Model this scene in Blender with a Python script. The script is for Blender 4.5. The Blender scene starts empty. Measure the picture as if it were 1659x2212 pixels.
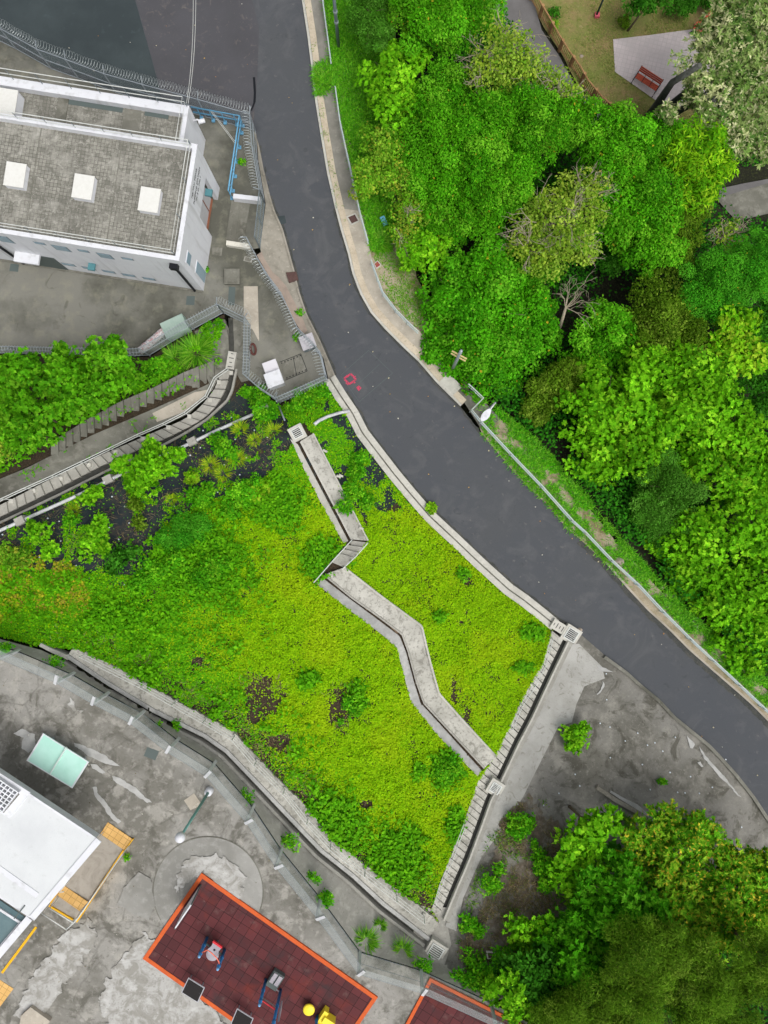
import bpy, math, random
import numpy as np
from mathutils import Vector, geometry
from mathutils.bvhtree import BVHTree
random.seed(7)
RNG = np.random.default_rng(7)
SC = bpy.context.scene
COL = SC.collection
# ---------------------------------------------------------------- camera, world, sun, exposure
F, CX, CY, HC = 1533.0, 829.5, 1106.0, 43.0      # drone looking straight down from 43 m above the road
cam = bpy.data.cameras.new('camera'); cam.lens = 36 * F / 2212.0; cam.sensor_width = 36
cam.clip_end = 20000; cam.clip_start = 0.1
co = bpy.data.objects.new('camera', cam); COL.objects.link(co)
co.location = (0, 0, HC); co.rotation_euler = (0, 0, 0); SC.camera = co
w = bpy.data.worlds.new('World'); SC.world = w; w.use_nodes = True
nt = w.node_tree; bg = nt.nodes['Background']
sky = nt.nodes.new('ShaderNodeTexSky'); sky.sky_type = 'NISHITA'; sky.sun_disc = False
SUN_EL, SUN_AZ = math.radians(62), math.radians(138)
sky.sun_elevation = SUN_EL; sky.sun_rotation = SUN_AZ
sky.air_density = 1.0; sky.dust_density = 6.0; sky.ozone_density = 0.6
hs = nt.nodes.new('ShaderNodeHueSaturation'); hs.inputs['Saturation'].default_value = 0.22   # overcast: white cloud, not blue sky
nt.links.new(sky.outputs[0], hs.inputs['Color']); nt.links.new(hs.outputs[0], bg.inputs[0])
bg.inputs[1].default_value = 0.15
sl = bpy.data.lights.new('sun', 'SUN'); sl.energy = 0.7; sl.angle = math.radians(45); sl.color = (1, .97, .92)
so = bpy.data.objects.new('sun', sl); COL.objects.link(so)
so.rotation_euler = (math.pi / 2 - SUN_EL, 0, math.pi - SUN_AZ)
SC.view_settings.view_transform = 'Standard'; SC.view_settings.look = 'None'
SC.view_settings.exposure = 0.17; SC.view_settings.gamma = 1.0
SC.cycles.max_bounces = 6; SC.cycles.diffuse_bounces = 3; SC.cycles.transparent_max_bounces = 12
SC.cycles.use_denoising = True

# ---------------------------------------------------------------- helpers
def lin(h):
    h = h.lstrip('#'); o = []
    for i in (0, 2, 4):
        c = int(h[i:i + 2], 16) / 255
        o.append(c / 12.92 if c <= .04045 else ((c + .055) / 1.055) ** 2.4)
    return tuple(o)

def W(px, py, z):
    k = (HC - z) / F
    return Vector(((px - CX) * k, (CY - py) * k, z))

def mat(name, base, layers=(), rough=.88, spec=.25, metal=0., bump=0., bscale=30., tiles=None):
    """layers: (kind, scale, lo, hi, hex, fac); tiles: (size, hexA, hexB, hexMortar, mortar, angle)"""
    m = bpy.data.materials.new(name); m.use_nodes = True
    n = m.node_tree.nodes; l = m.node_tree.links
    b = n['Principled BSDF']; b.inputs['Roughness'].default_value = rough
    b.inputs['Specular IOR Level'].default_value = spec; b.inputs['Metallic'].default_value = metal
    tc = n.new('ShaderNodeTexCoord'); cur = None
    if tiles:
        sz, a, c, mo, mw, ang = tiles
        mp = n.new('ShaderNodeMapping'); mp.inputs['Rotation'].default_value = (0, 0, ang)
        l.new(tc.outputs['Object'], mp.inputs[0])
        br = n.new('ShaderNodeTexBrick'); br.offset = 0; br.inputs['Scale'].default_value = 1
        br.inputs['Brick Width'].default_value = sz; br.inputs['Row Height'].default_value = sz
        br.inputs['Mortar Size'].default_value = mw; br.inputs['Mortar Smooth'].default_value = .3
        br.inputs['Color1'].default_value = (*lin(a), 1); br.inputs['Color2'].default_value = (*lin(c), 1)
        br.inputs['Mortar'].default_value = (*lin(mo), 1); l.new(mp.outputs[0], br.inputs['Vector'])
        cur = br.outputs['Color']
    for kind, sc, lo, hi, hx, fac in layers:
        if kind == 's':        # rain streaks down a wall
            t = n.new('ShaderNodeTexNoise'); t.inputs['Scale'].default_value = sc; t.inputs['Detail'].default_value = 6
            mp2 = n.new('ShaderNodeMapping'); mp2.inputs['Scale'].default_value = (1, 1, .1); l.new(tc.outputs['Object'], mp2.inputs[0]); l.new(mp2.outputs[0], t.inputs['Vector']); out = t.outputs['Fac']
        if kind in ('n', 'd'):
            t = n.new('ShaderNodeTexNoise'); t.inputs['Scale'].default_value = sc; t.inputs['Detail'].default_value = 7
            t.inputs['Roughness'].default_value = .62
            if kind == 'd': t.inputs['Distortion'].default_value = 1.5
            out = t.outputs['Fac']
        elif kind == 'c':      # crack lines
            nz = n.new('ShaderNodeTexNoise'); nz.inputs['Scale'].default_value = sc * 2.5; nz.inputs['Detail'].default_value = 4
            l.new(tc.outputs['Object'], nz.inputs['Vector'])
            ad = n.new('ShaderNodeMix'); ad.data_type = 'RGBA'; ad.inputs[0].default_value = .25 / sc * .6
            l.new(tc.outputs['Object'], ad.inputs[6]); l.new(nz.outputs['Color'], ad.inputs[7])
            t = n.new('ShaderNodeTexVoronoi'); t.feature = 'DISTANCE_TO_EDGE'; t.inputs['Scale'].default_value = sc
            l.new(ad.outputs[2], t.inputs['Vector']); out = t.outputs['Distance']
        elif kind == 'v':      # cells
            t = n.new('ShaderNodeTexVoronoi'); t.inputs['Scale'].default_value = sc; out = t.outputs['Color']
        if kind not in ('c', 's'): l.new(tc.outputs['Object'], t.inputs['Vector'])
        r = n.new('ShaderNodeMapRange'); r.inputs[1].default_value = lo; r.inputs[2].default_value = hi
        if kind == 'c': r.inputs[3].default_value = 1; r.inputs[4].default_value = 0
        l.new(out, r.inputs[0])
        mu = n.new('ShaderNodeMath'); mu.operation = 'MULTIPLY'; mu.inputs[1].default_value = fac; l.new(r.outputs[0], mu.inputs[0])
        mx = n.new('ShaderNodeMix'); mx.data_type = 'RGBA'; l.new(mu.outputs[0], mx.inputs[0])
        if cur is None: mx.inputs[6].default_value = (*lin(base), 1)
        else: l.new(cur, mx.inputs[6])
        mx.inputs[7].default_value = (*lin(hx), 1); cur = mx.outputs[2]
    if cur is None: b.inputs['Base Color'].default_value = (*lin(base), 1)
    else: l.new(cur, b.inputs['Base Color'])
    if bump:
        t = n.new('ShaderNodeTexNoise'); t.inputs['Scale'].default_value = bscale; t.inputs['Detail'].default_value = 6
        l.new(tc.outputs['Object'], t.inputs['Vector'])
        bp = n.new('ShaderNodeBump'); bp.inputs['Strength'].default_value = bump; bp.inputs['Distance'].default_value = .05
        l.new(t.outputs['Fac'], bp.inputs['Height']); l.new(bp.outputs[0], b.inputs['Normal'])
    return m

def leafmat(name, gloss=.35, trans=.3):
    m = bpy.data.materials.new(name); m.use_nodes = True
    n = m.node_tree.nodes; l = m.node_tree.links
    b = n['Principled BSDF']; b.inputs['Roughness'].default_value = .5; b.inputs['Specular IOR Level'].default_value = gloss
    a = n.new('ShaderNodeAttribute'); a.attribute_name = 'Col'; l.new(a.outputs['Color'], b.inputs['Base Color'])
    t = n.new('ShaderNodeBsdfTranslucent'); l.new(a.outputs['Color'], t.inputs['Color'])
    mx = n.new('ShaderNodeMixShader'); mx.inputs[0].default_value = trans
    l.new(b.outputs[0], mx.inputs[1]); l.new(t.outputs[0], mx.inputs[2])
    l.new(mx.outputs[0], n['Material Output'].inputs['Surface'])
    return m

def netmat(name, hx, cell, width, alpha_min=0.):
    """chain link: wires drawn by a diamond pattern in metres (UV), open in between"""
    m = bpy.data.materials.new(name); m.use_nodes = True
    n = m.node_tree.nodes; l = m.node_tree.links
    b = n['Principled BSDF']; b.inputs['Base Color'].default_value = (*lin(hx), 1); b.inputs['Roughness'].default_value = .5
    uv = n.new('ShaderNodeUVMap'); sx = n.new('ShaderNodeSeparateXYZ'); l.new(uv.outputs[0], sx.inputs[0])
    outs = []
    for op in ('ADD', 'SUBTRACT'):
        a = n.new('ShaderNodeMath'); a.operation = op; l.new(sx.outputs[0], a.inputs[0]); l.new(sx.outputs[1], a.inputs[1])
        d = n.new('ShaderNodeMath'); d.operation = 'DIVIDE'; d.inputs[1].default_value = cell; l.new(a.outputs[0], d.inputs[0])
        f = n.new('ShaderNodeMath'); f.operation = 'FRACT'; l.new(d.outputs[0], f.inputs[0])
        c = n.new('ShaderNodeMath'); c.operation = 'LESS_THAN'; c.inputs[1].default_value = width; l.new(f.outputs[0], c.inputs[0])
        outs.append(c.outputs[0])
    mx = n.new('ShaderNodeMath'); mx.operation = 'MAXIMUM'; l.new(outs[0], mx.inputs[0]); l.new(outs[1], mx.inputs[1])
    tr = n.new('ShaderNodeBsdfTransparent'); ms = n.new('ShaderNodeMixShader')
    l.new(mx.outputs[0], ms.inputs[0]); l.new(tr.outputs[0], ms.inputs[1]); l.new(b.outputs[0], ms.inputs[2])
    l.new(ms.outputs[0], n['Material Output'].inputs['Surface'])
    return m

class MB:
    def __init__(s): s.v = []; s.f = []; s.uv = []
    def poly(s, pts, uv=None):
        i = len(s.v); s.v += [tuple(p) for p in pts]; s.f.append(tuple(range(i, i + len(pts)))); s.uv.append(uv)
    def prism(s, top, z0):
        """top: list of 3D points (any winding seen from above); sides drop to z0 (number) or by -z0 when z0 is ('d', depth)"""
        a = sum(top[i][0] * top[(i + 1) % len(top)][1] - top[(i + 1) % len(top)][0] * top[i][1] for i in range(len(top)))
        if a < 0: top = top[::-1]
        bot = [(p[0], p[1], p[2] - z0[1] if isinstance(z0, tuple) else z0) for p in top]
        s.poly(top); s.poly(bot[::-1]); n = len(top)
        for i in range(n):
            j = (i + 1) % n; s.poly([bot[i], bot[j], top[j], top[i]])
    def box(s, c, d, hx, hy, z0, z1):
        """c xy centre, d unit xy direction of the hx axis"""
        e = (-d[1], d[0])
        q = [(c[0] + d[0] * hx * a + e[0] * hy * b, c[1] + d[1] * hx * a + e[1] * hy * b, z1) for a, b in ((-1, -1), (1, -1), (1, 1), (-1, 1))]
        s.prism(q, z0)
    def tube(s, pts, r, n=6, r2=None, cap=True):
        pts = [Vector(p) for p in pts]; rings = []
        for i, p in enumerate(pts):
            t = (pts[min(i + 1, len(pts) - 1)] - pts[max(i - 1, 0)])
            t = t.normalized() if t.length > 1e-9 else Vector((0, 0, 1))
            a = Vector((0, 0, 1)) if abs(t.z) < .9 else Vector((1, 0, 0))
            x = t.cross(a).normalized(); y = t.cross(x)
            rr = r if r2 is None else r + (r2 - r) * i / (len(pts) - 1)
            b = len(s.v)
            for k in range(n):
                q = p + (x * math.cos(k * 2 * math.pi / n) + y * math.sin(k * 2 * math.pi / n)) * rr
                s.v.append(tuple(q))
            rings.append(b)
        for i in range(len(rings) - 1):
            for k in range(n):
                k2 = (k + 1) % n
                s.f.append((rings[i] + k, rings[i + 1] + k, rings[i + 1] + k2, rings[i] + k2)); s.uv.append(None)
        if cap:
            s.f.append(tuple(rings[0] + k for k in range(n))); s.uv.append(None)
            s.f.append(tuple(rings[-1] + n - 1 - k for k in range(n))); s.uv.append(None)
    def lathe(s, c, prof, n=20):
        """prof: list of (r, z) from top to bottom around xy centre c"""
        rings = []
        for r, z in prof:
            b = len(s.v); rings.append(b)
            for k in range(n): s.v.append((c[0] + r * math.cos(2 * math.pi * k / n), c[1] + r * math.sin(2 * math.pi * k / n), z))
        for i in range(len(rings) - 1):
            for k in range(n):
                k2 = (k + 1) % n
                s.f.append((rings[i] + k, rings[i + 1] + k, rings[i + 1] + k2, rings[i] + k2)); s.uv.append(None)
        s.f.append(tuple(rings[0] + k for k in range(n))); s.uv.append(None)
        s.f.append(tuple(rings[-1] + n - 1 - k for k in range(n))); s.uv.append(None)
    def build(s, name, m, parent=None, smooth=False):
        me = bpy.data.meshes.new(name)
        off = parent_world(parent) if parent else Vector()
        me.from_pydata([(a[0] - off.x, a[1] - off.y, a[2] - off.z) for a in s.v], [], s.f)
        if any(u is not None for u in s.uv):
            ul = me.uv_layers.new(name='UVMap'); k = 0
            for f, u in zip(s.f, s.uv):
                for j in range(len(f)):
                    ul.data[k].uv = u[j] if u else (0, 0); k += 1
        me.materials.append(m)
        if smooth:
            for p in me.polygons: p.use_smooth = True
        return link(name, me, parent)

def mb_mesh(mb, name, m):
    me = bpy.data.meshes.new(name); me.from_pydata(mb.v, [], mb.f); me.materials.append(m); return me

def parent_world(o):
    v = Vector()
    while o is not None: v += o.location; o = o.parent
    return v

def link(name, data, parent=None):
    o = bpy.data.objects.new(name, data); COL.objects.link(o)
    if parent: o.parent = parent
    return o

def tag(o, label=None, cat=None, group=None, kind=None):
    if label: o['label'] = label
    if cat: o['category'] = cat
    if group: o['group'] = group
    if kind: o['kind'] = kind
    return o

def thing(name, label, cat, loc, group=None):
    o = bpy.data.objects.new(name, None); COL.objects.link(o); o.location = loc
    o.empty_display_size = .3
    return tag(o, label, cat, group)

def place_copy(src, loc, label=None, group=None):
    """copy of a thing and its parts"""
    r = src.copy(); COL.objects.link(r); r.location = loc
    if label: r['label'] = label
    if group: r['group'] = group
    for ch in list(src.children):
        c = ch.copy(); COL.objects.link(c); c.parent = r
        for g in list(ch.children):
            d = g.copy(); COL.objects.link(d); d.parent = c
    return r

def dens(poly, step, closed=True):
    out = []; n = len(poly)
    for i in range(n if closed else n - 1):
        a = poly[i]; b = poly[(i + 1) % n]
        L = math.hypot(b[0] - a[0], b[1] - a[1]); k = max(1, int(L / step))
        for j in range(k):
            t = j / k; out.append(tuple(a[q] + (b[q] - a[q]) * t for q in range(len(a))))
    if not closed: out.append(tuple(poly[-1]))
    return out

def resample(pl, n):
    d = [0]
    for a, b in zip(pl, pl[1:]): d.append(d[-1] + math.hypot(b[0] - a[0], b[1] - a[1]))
    d = np.array(d); P = np.array([p[:2] for p in pl], float); t = np.linspace(0, d[-1], n)
    return [(float(np.interp(x, d, P[:, 0])), float(np.interp(x, d, P[:, 1]))) for x in t]

def smoothline(pl, n):
    """Catmull-Rom through the points, resampled to n"""
    P = [pl[0]] + list(pl) + [pl[-1]]; out = []
    for i in range(1, len(P) - 2):
        p0, p1, p2, p3 = (np.array(P[i + k][:2], float) for k in (-1, 0, 1, 2))
        for t in np.linspace(0, 1, 8, endpoint=False):
            out.append(tuple(.5 * ((2 * p1) + (-p0 + p2) * t + (2 * p0 - 5 * p1 + 4 * p2 - p3) * t * t + (-p0 + 3 * p1 - 3 * p2 + p3) * t ** 3)))
    out.append(tuple(pl[-1][:2]))
    return resample(out, n)

def offline(pl, d):
    """offset a 2D polyline by d to its right (image coordinates, y down)"""
    out = []
    for i, p in enumerate(pl):
        a = pl[max(i - 1, 0)]; b = pl[min(i + 1, len(pl) - 1)]
        dx, dy = b[0] - a[0], b[1] - a[1]; L = math.hypot(dx, dy) or 1
        out.append((p[0] - dy / L * d, p[1] + dx / L * d))
    return out

def inpoly(X, Y, poly):
    r = np.zeros(np.shape(X), bool); n = len(poly)
    for i in range(n):
        x1, y1 = poly[i][:2]; x2, y2 = poly[(i + 1) % n][:2]
        if y1 == y2: continue
        c = ((y1 > Y) != (y2 > Y)) & (X < (x2 - x1) * (Y - y1) / (y2 - y1) + x1)
        r ^= c
    return r

def ragged(poly, amp=2.6, step=4., seed=200):
    P = np.array(dens(poly, step)); a = amp * 2
    return [(float(x + (u - .5) * a), float(y + (v - .5) * a)) for (x, y), u, v in zip(P, fbm(P[:, 0], P[:, 1], 9, seed) * 1.6 - .3, fbm(P[:, 0] + 500, P[:, 1], 9, seed + 5) * 1.6 - .3)]
_lat = {}
def vnoise(x, y, scale, seed=0):
    x = np.asarray(x, float) / scale; y = np.asarray(y, float) / scale
    if seed not in _lat: _lat[seed] = np.random.default_rng(100 + seed).random((256, 256))
    T = _lat[seed]; xi = np.floor(x).astype(int); yi = np.floor(y).astype(int)
    fx = x - xi; fy = y - yi; fx = fx * fx * (3 - 2 * fx); fy = fy * fy * (3 - 2 * fy)
    g = lambda a, b: T[a & 255, b & 255]
    return (g(xi, yi) * (1 - fx) + g(xi + 1, yi) * fx) * (1 - fy) + (g(xi, yi + 1) * (1 - fx) + g(xi + 1, yi + 1) * fx) * fy
def fbm(x, y, scale, seed=0):
    return (vnoise(x, y, scale, seed) * .55 + vnoise(x, y, scale / 2.1, seed + 1) * .3 + vnoise(x, y, scale / 4.3, seed + 2) * .15)
# ---------------------------------------------------------------- ground plan (measured off the picture at the height of each level)
def rz(px, py):
    return float(np.interp(px + py, [0, 600, 1180, 1550, 2250, 3250, 4500], [-3.3, -3.0, -2.4, -1.5, -.4, .8, 2.0]))
ROAD_R = [(652, -60), (652, 0), (664, 77), (672, 140), (680, 213), (694, 300), (707, 377), (724, 451), (737, 501), (751, 547), (761, 591), (777, 634), (801, 677),
          (831, 711), (871, 751), (904, 782), (941, 825), (994, 878), (1041, 938), (1106, 1015), (1139, 1051), (1183, 1091), (1223, 1141), (1253, 1165),
          (1306, 1215), (1353, 1269), (1399, 1319), (1439, 1355), (1489, 1405), (1539, 1449), (1589, 1492), (1626, 1525), (1662, 1562), (1760, 1660)]
ROAD_L = [(549, 280), (560, 315), (570, 367), (584, 424), (594, 457), (611, 494), (627, 551), (637, 587), (647, 631), (664, 681), (691, 734), (714, 787), (724, 811),
          (747, 848), (774, 888), (794, 928), (827, 971), (861, 1015), (894, 1055), (937, 1105), (994, 1158), (1041, 1203), (1106, 1262), (1139, 1285),
          (1173, 1312), (1206, 1339), (1253, 1369), (1306, 1415), (1353, 1449), (1386, 1479), (1423, 1509), (1456, 1545), (1499, 1580), (1530, 1605),
          (1553, 1629), (1589, 1669), (1626, 1716), (1659, 1766), (1740, 1870)]
KERB = [p for p in ROAD_L if p[1] >= 811 and p[1] <= 1345]
KERB_IN = offline(KERB, 12); KERB_OUT = offline(KERB, 27)
FN = [(-40, 70), (36, 107), (112, 150), (171, 171), (251, 201), (330, 223), (445, 254), (552, 284)]
FE = [(552, 284), (556, 347), (572, 440)]
FG = [(572, 440), (562, 536)]
FSE = [(545, 539), (569, 584), (586, 612), (616, 653), (650, 725), (684, 759), (696, 774), (707, 821)]
FENC = [(708, 824), (655, 848), (605, 870)]
FWI = [(605, 870), (569, 847), (538, 820), (540, 777), (541, 704), (483, 676)]
FS = [(483, 676), (418, 711), (323, 768), (289, 769), (150, 766), (-40, 762)]
TERRACE = FN + FE[1:] + FG[1:] + FSE + FENC[1:] + FWI[1:] + FS[1:]
FOOT_R = [(695, -60), (697, 0), (714, 127), (724, 187), (734, 260), (747, 320), (760, 377), (777, 457), (795, 521), (804, 564), (814, 597), (827, 631), (854, 667), (880, 694), (904, 714), (940, 760), (980, 800), (1010, 846)]
VRAIL = [(1044, 911), (1106, 981), (1173, 1051), (1239, 1125), (1269, 1152), (1326, 1212), (1383, 1265), (1439, 1325), (1499, 1385), (1549, 1432), (1606, 1485), (1659, 1535), (1740, 1612)]
CH = [(510, 798, -1.9), (500, 845, -1.6), (490, 865, -1.4), (447, 905, -.9), (400, 935, -.4), (357, 958, 0), (233, 1015, 1.2), (133, 1065, 2.1), (0, 1128, 3.2), (-100, 1170, 4)]
STR = [(497, 798), (483, 848), (443, 901), (350, 950), (230, 1001), (157, 1038), (0, 1116), (-60, 1145)]
STL = [(477, 801), (460, 845), (410, 898), (330, 935), (207, 988), (117, 1031), (0, 1091), (-60, 1118)]
PIPE = [(560, 891, -1.05), (470, 931, -.2), (393, 968, .5), (273, 1021, 1.6), (177, 1068, 2.4), (60, 1121, 3.3), (0, 1148, 3.7), (-60, 1172, 4.1)]
AL = [(627, 948), (640, 975), (660, 1020), (690, 1080), (742, 1173)]                      # berm A: apron edge, channel, walkway edges
AC = [(648, 958), (757, 1166)]; AW0 = [(653, 952), (762, 1165)]; AW1 = [(676, 938), (794, 1168)]
BW1 = [(742, 1226), (827, 1292), (909, 1352), (927, 1429), (946, 1497), (994, 1551), (1070, 1634)]
BW0 = [(703, 1240), (761, 1288), (811, 1323), (870, 1367), (884, 1405), (901, 1469), (917, 1515), (977, 1580), (1047, 1655)]
BC = [(697, 1247), (757, 1293), (807, 1330), (864, 1373), (878, 1408), (895, 1472), (909, 1517), (971, 1585), (1041, 1663)]
BA = [(682, 1260), (757, 1319), (827, 1372), (857, 1399), (871, 1452), (887, 1515), (944, 1586), (1031, 1676)]
DU = [(163, 1399), (253, 1439), (317, 1475), (383, 1512), (450, 1549), (504, 1576), (561, 1639), (617, 1696), (661, 1739), (721, 1813), (794, 1869), (857, 1919), (921, 1966), (948, 1990)]
DL = [(147, 1417), (233, 1475), (333, 1535), (443, 1589), (490, 1622), (561, 1696), (627, 1766), (694, 1836), (761, 1889), (827, 1950), (925, 2026)]
DC = [(140, 1424), (228, 1482), (328, 1543), (437, 1597), (484, 1630), (553, 1703), (619, 1773), (686, 1843), (753, 1897), (819, 1959), (917, 2034)]
YF = [(-80, 1370), (-40, 1385), (37, 1407), (155, 1457), (230, 1500), (307, 1540), (383, 1599), (463, 1649), (546, 1744), (607, 1836), (692, 1941), (777, 2056), (909, 2096), (1060, 2165), (1200, 2240)]
CSL = [(1193, 1361), (1173, 1432), (1126, 1512), (1106, 1559), (1070, 1632), (1031, 1690), (1007, 1763), (981, 1829), (954, 1899), (932, 1965)]
CSR = [(1217, 1380), (1179, 1459), (1139, 1545), (1110, 1600), (1075, 1675), (1050, 1722), (1031, 1775), (1003, 1850), (975, 1915), (948, 1980)]
CCR = offline(CSR, -9); CWR = offline(CSR, -22)
def cz(px, py):
    return float(np.interp(py - .15 * (px - 1080), [1350, 1980], [.25, 5.45]))
TIN = []
def add(pl, z=None, step=28, dz=0):
    for p in dens(pl, step, False):
        zz = (p[2] if z is None else (z(p[0], p[1]) if callable(z) else z)) + dz
        TIN.append((p[0], p[1], zz))
add(ROAD_R, rz); add(ROAD_L, rz); add(offline(ROAD_R, 60), rz)
add([(300, -40), (310, 120)], rz); add([(0, -40), (10, 100)], rz); add([(480, 0), (500, 220)], rz)
add(offline(FN, -9), rz); add(offline(FN, 4), -1.9)
add(offline(FE + FG[1:], 4), -1.9); add(offline(FSE, 4), -1.9)
add([(0, 400), (500, 400)], -1.9); add([(0, 600), (560, 600)], -1.9); add([(0, 690), (440, 690), (600, 760), (660, 790)], -1.9); add([(0, 250), (480, 300)], -1.9)
add(offline(FENC, 4), -1.9); add(offline(FENC, -10), -1.7); add(FWI[:4], -1.9); add(FS, -1.9); add(FWI[3:], -1.9)
add(offline(FS, -14), -2.1)
add(FOOT_R[:-3], rz, dz=.1); add(VRAIL, rz, dz=.1)
add([(860, -60, -3.6), (860, 0, -3.5), (850, 200, -3.4), (860, 400, -3.2), (900, 560, -2.8), (960, 700, -2.4), (1010, 800, -2), (1080, 900, -1.6), (1160, 960, -1.2), (1250, 1060, -.9),
     (1330, 1160, -.6), (1420, 1260, -.2), (1500, 1340, 0), (1600, 1430, .2), (1700, 1520, .5)])
for p in [(1000, 0, -5), (1000, 200, -5), (1050, 450, -4.5), (1200, 600, -5), (1320, 660, -5.5), (1400, 800, -4.5), (1500, 1000, -3.5), (1650, 1200, -2.5), (1650, 900, -5), (1300, 900, -3.2),
          (1120, 0, -7), (1200, 120, -7), (1280, 220, -7), (1365, 285, -7), (1659, 0, -7), (1500, 100, -7), (1400, 300, -7), (1030, 0, -6.8), (1150, 150, -6.8), (1250, 240, -6.8), (1350, 300, -6.8),
          (1600, 420, -6.7), (1659, 380, -6.7), (1500, 450, -6.3), (1659, 480, -6.7), (1240, 0, -7), (1330, 150, -7), (1450, 250, -7), (1659, 200, -7),
          (300, 800, -1.2), (150, 800, -1.2), (0, 800, -1.2), (400, 745, -1.6), (440, 740, -1.6), (200, 880, .2), (50, 900, 1), (-60, 900, 1.2),
          (1300, 1520, 1.35), (1400, 1600, 1.7), (1400, 1700, 2.3), (1250, 1600, 2.2), (1150, 1740, 3.3), (1300, 1900, 4.3), (1500, 1850, 2.6), (1659, 1900, 2.2), (1500, 2000, 4.2), (1659, 2212, 5.5), (1300, 2212, 7), (1000, 2100, 6.4),
          (1060, 2120, 6.8), (1659, 2400, 7.3), (970, 2050, 5.8), (1010, 1990, 5.4), (1080, 1900, 4.9), (1130, 2080, 6.4), (935, 2075, 6.1),
          (-400, -400, -3.4), (600, -400, -3.4), (1200, -400, -7), (2060, -400, -7), (2060, 300, -7), (2060, 800, -7), (2060, 1500, 0), (2060, 2000, 2), (2060, 2620, 7),
          (1000, 2620, 7.35), (-400, 2620, 7.35), (-400, 1450, 7.2), (-400, 1150, 4.5), (-400, 700, -1.9), (-400, 165, -2), (-400, 100, -3.3), (860, -400, -3.8)]:
    TIN.append(p)
add(CH); add([(STL[i][0], STL[i][1], z) for i, z in enumerate([-1.75, -1.4, -.7, .2, 1.3, 2.1, 3.1, 3.6])])
add([(450, 830, -1.2), (340, 880, 0), (200, 940, 1.2), (60, 1010, 2.3), (-60, 1060, 3)]); add(PIPE)
add(KERB_OUT, rz, dz=.05)
zA = lambda a, b: (lambda x, y: float(np.interp(y, [936, 1168], [a, b])))
add(AC, zA(.65, 1.7)); add(AW1, zA(.6, 1.7)); add(AL, zA(.95, 2.05)); add([(630, 922), (660, 925)], .55)
zB = lambda x, y: float(np.interp(y, [1230, 1660], [2.2, 2.95]))
add(BW1, zB); add(BC, zB); add(BA, zB, dz=.35)
zD = lambda x, y: float(np.interp(x, [150, 930], [6.0, 5.6]))
add([(-80, 1345), (0, 1372), (90, 1396)], 6.1); add(DU, zD); add(DC, zD); add(offline(DC, 5), zD, dz=.1)
add(YF, 7.35); add(offline(YF, 12), 7.35); add([(0, 1600), (300, 1750), (500, 2000), (800, 2230)], 7.35); add([(0, 2000), (200, 2200)], 7.35)
add(CSL, cz); add(CSR, cz); add(CCR, cz); add(CWR, cz, dz=.05)
_k = {}
for p in TIN: _k[(round(p[0] / 3), round(p[1] / 3))] = p
TIN = list(_k.values())
_v, _e, _f, *_r = geometry.delaunay_2d_cdt([Vector((p[0], p[1])) for p in TIN], [], [], 0, 1e-4)
_ov = _r[0]
_bvh = BVHTree.FromPolygons([(v.x, v.y, TIN[_ov[i][0]][2]) for i, v in enumerate(_v)], [tuple(f) for f in _f])
GX0, GY0, GS, GNX, GNY = -396, -396, 6, 409, 501
GZ = np.zeros((GNX, GNY))
for i in range(GNX):
    for j in range(GNY):
        h = _bvh.ray_cast(Vector((GX0 + i * GS + .01, GY0 + j * GS + .013, 100)), Vector((0, 0, -1)))
        GZ[i, j] = h[0].z if h[0] else 0
def gza(X, Y):
    a = np.clip((np.asarray(X, float) - GX0) / GS, 0, GNX - 1.001); b = np.clip((np.asarray(Y, float) - GY0) / GS, 0, GNY - 1.001)
    i = a.astype(int); j = b.astype(int); fa = a - i; fb = b - j
    return (GZ[i, j] * (1 - fa) + GZ[i + 1, j] * fa) * (1 - fb) + (GZ[i, j + 1] * (1 - fa) + GZ[i + 1, j + 1] * fa) * fb
def gz(px, py): return float(gza(px, py))
def G(px, py, dz=0.):
    """ground point seen at this pixel, lifted by dz"""
    z = gz(px, py); p = W(px, py, z); p.z += dz; return p
def gxy(x, y):
    """ground height under a world point"""
    z = 0.
    for _ in range(8):
        k = F / (HC - z); z = gz(CX + x * k, CY - y * k)
    return z
def WA(X, Y, Z):
    k = (HC - Z) / F
    return np.stack([(X - CX) * k, (CY - Y) * k, Z], -1)

def sheet(name, poly, m, dz, sp=16, label=None, cat=None, kind='structure', parent=None):
    B = dens(poly, sp); xs = [p[0] for p in B]; ys = [p[1] for p in B]
    gx, gy = np.meshgrid(np.arange(min(xs) + sp * .6, max(xs), sp), np.arange(min(ys) + sp * .6, max(ys), sp))
    gx = gx.ravel() + RNG.uniform(-1, 1, gx.size); gy = gy.ravel() + RNG.uniform(-1, 1, gy.size)
    k = inpoly(gx, gy, poly); P = B + list(zip(gx[k], gy[k]))
    v, e, f, *_ = geometry.delaunay_2d_cdt([Vector((float(p[0]), float(p[1]))) for p in P], [], [list(range(len(B)))], 1, 1e-3)
    X = np.array([q.x for q in v]); Y = np.array([q.y for q in v])
    co = WA(X, Y, gza(X, Y)); co[:, 2] += dz
    me = bpy.data.meshes.new(name); off = parent_world(parent) if parent else Vector()
    fs = []
    for t in f:
        a, b, c = t[:3]
        fs.append(tuple(t) if (X[b] - X[a]) * (Y[c] - Y[a]) - (Y[b] - Y[a]) * (X[c] - X[a]) < 0 else tuple(t)[::-1])
    me.from_pydata([tuple(q - np.array(off)) for q in co], [], fs); me.materials.append(m)
    for p in me.polygons: p.use_smooth = name not in ('yard_bank', 'slope_ground')
    o = link(name, me, parent)
    if not parent: tag(o, label, cat, None, kind)
    return o

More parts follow.
